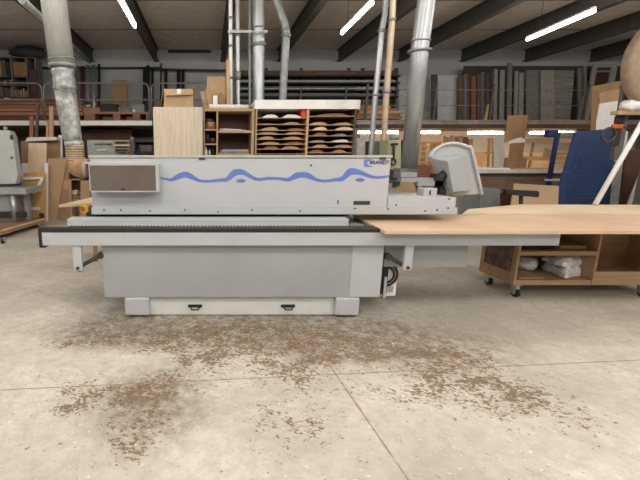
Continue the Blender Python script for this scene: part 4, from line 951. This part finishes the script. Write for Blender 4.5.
# bandsaw at the right frame edge
t = thing('bandsaw','large bandsaw with a tan round wheel guard at the right frame edge','machine',Vector((X(655,6.4,0),6.4,0)))
c = at(676,62,6.3); R_=.72
ring=[]
m=MB()
n=48
def circ(r,y): return [m.bm.verts.new((c.x+r*math.cos(i*2*math.pi/n),y,c.z+r*math.sin(i*2*math.pi/n))) for i in range(n)]
prof=[(R_*.66,6.34),(R_*.68,6.26),(R_*.97,6.25),(R_,6.28),(R_,6.38),(R_*.96,6.42),(.02,6.42)]
rings=[circ(r,y) for r,y in prof]; inner=circ(R_*.64,6.37); cen_=circ(.05,6.37)
rs_=[cen_,inner]+rings
for a_,b_ in zip(rs_,rs_[1:]):
    for i in range(n):
        f=m.bm.faces.new((a_[i],a_[(i+1)%n],b_[(i+1)%n],b_[i])); f.smooth=True
m.bm.faces.new(cen_[::-1])
g=finish('wheel_guard', m, tanwheel, t)
finish('wheel_web', MB().tube([(c.x,6.33,c.z),(c.x,6.36,c.z)],R_*.63,40), mat('web_brown',(96,80,66),.7), g)
finish('hub', MB().tube([(c.x,6.3,c.z),(c.x,6.33,c.z)],.1,16), dark, g)
f=[at(613,160,6.55),at(621,160,6.55),at(636,74,6.55),at(626,74,6.55)]
col=finish('column', MB().prism(f,.06), mat('bandsaw_grey',(96,92,86),.55,var=.15), t)
finish('shelf', MB().box(*pbx(618,110.5,668,114.5,6.35,.12)), mdf, t)
for (px,py,rr) in ((613,133,6.5),):
    cc=at(px-4,py+2,6.42); m=MB().tube([cc+Vector((rr/F*6.4*math.cos(a),0,rr/F*6.4*math.sin(a))) for a in [i*math.pi/12 for i in range(0,25)]],.022,8)
    finish('coiled_cable', m, dark, col)
finish('orange_clamp', MB().box(*pbx(614,124,624,128.5,6.46,.06),bev=.015), orange, col)
finish('black_cap', MB().box(*pbx(616.5,115,626,124,6.48,.05),bev=.02), black, col)
finish('black_cap', MB().box(*pbx(613,128.5,621,146,6.5,.04),bev=.02), dark, col)
finish('cable', MB().tube([at(x,y,6.4) for x,y,_ in catmull([(624,127,0),(633,134,0),(630,148,0),(622,158,0),(616,165,0),(614,162,0)],6)],.008,6), black, col)
finish('frame_column', MB().box(X(652,6.5,0),X(690,6.5,0),6.5,7.0,.12,c.z), MATS['bandsaw_grey'], t)
finish('foot_plate', MB().box(X(650,6.3,0),X(700,6.3,0),6.3,7.0,0,.12), MATS['bandsaw_grey'], t)
zf = Z(110.5,6.2)
blob([(X(634,6.3,2.3),6.38,zf+.09,.12,.12,.09),(X(646,6.3,2.3),6.4,zf+.14,.16,.12,.14)],0,'white_cloth',white,'crumpled white cloth on the small shelf below the bandsaw wheel','cloth')

# ------------------------------------------------------------ behind the right end of the hood
Dn=6.2
t = thing('olive_machine','olive grey machine column with black fittings behind the right end of the hood','machine',Vector((X(393,Dn,0),Dn,0)))
finish('column', upright(Dn,0,(388,401,140),(386,400),.3), olive, t)
finish('motor_cap', MB().tube([at(394.5,134,Dn+.1),at(394.5,141,Dn+.1)],.07,16), galv2, t)
finish('lever', MB().tube([at(394,143,Dn-.02),at(393.5,160,Dn-.02)],.018,8), black, t)
finish('lever_bar', MB().tube([at(391,144.5,Dn-.02),at(398,144,Dn-.02)],.015,8), black, t)
finish('hand_wheel', MB().tube([at(393+2.6*math.cos(a),162+3*math.sin(a),Dn-.04) for a in [i*math.pi/8 for i in range(17)]],.014,8), black, t)
for y0,y1 in ((169.5,174),(176,179),(181.5,186)): finish('black_fitting', MB().box(*pbx(389.5,y0,400,y1,Dn-.06,.1)), black, t)
finish('side_rail', MB().box(*pbx(400.5,140,402.5,180,Dn+.02,.05)), black, t)
one('brown_carton', MB().box(X(392,7.0,1),X(421,7.0,1),7.0,7.5,0,Z(182,7.0)), card,'tan carton standing behind the end beam of the machine','box')
t = thing('folding_trestle','dark crossed trestle behind the junction box','trestle',Vector((X(421,6.8,0),6.8,0)))
finish('leg', upright(6.8,0,(415,417,179),(428,430),.03), browndk, t); finish('leg', upright(6.75,0,(424,426,179),(411,413),.03), browndk, t)
# goods between rack and pipes
us('green_grey_drawers',372,380,141,mat('drawer_green',(92,98,88),.6),'dark green grey drawer cabinet behind the slim grey pipe','cabinet',D=11.5,t_=.5)
us('notice_board',357,370,138,mat('notice_white',(226,224,216),.6),'white notice board right of the pigeonhole rack','board',D=12.8)  # near-white base colour
us('timber_post',367.5,371,142,mdfd,'brown post behind the slim grey pipe','post',D=12.2)

# ------------------------------------------------------------ camera, light, view
cam = bpy.data.cameras.new('camera'); co = bpy.data.objects.new('camera', cam); COL.objects.link(co)
cam.sensor_width = 36; cam.sensor_fit = 'HORIZONTAL'; cam.lens = F*36/640; cam.shift_x = (320-CX)/640; cam.clip_end = 100
co.location = (0,0,H); co.rotation_euler = (math.pi/2-P,0,0); sc.camera = co
w = bpy.data.worlds.new('world'); sc.world = w; w.use_nodes = True
w.node_tree.nodes['Background'].inputs[0].default_value = (.93,.96,1,1); w.node_tree.nodes['Background'].inputs[1].default_value = .28
sc.view_settings.view_transform = 'Standard'; sc.view_settings.look = 'None'; sc.view_settings.gamma = 1; sc.view_settings.use_curve_mapping = False
sc.view_settings.exposure = 0.0
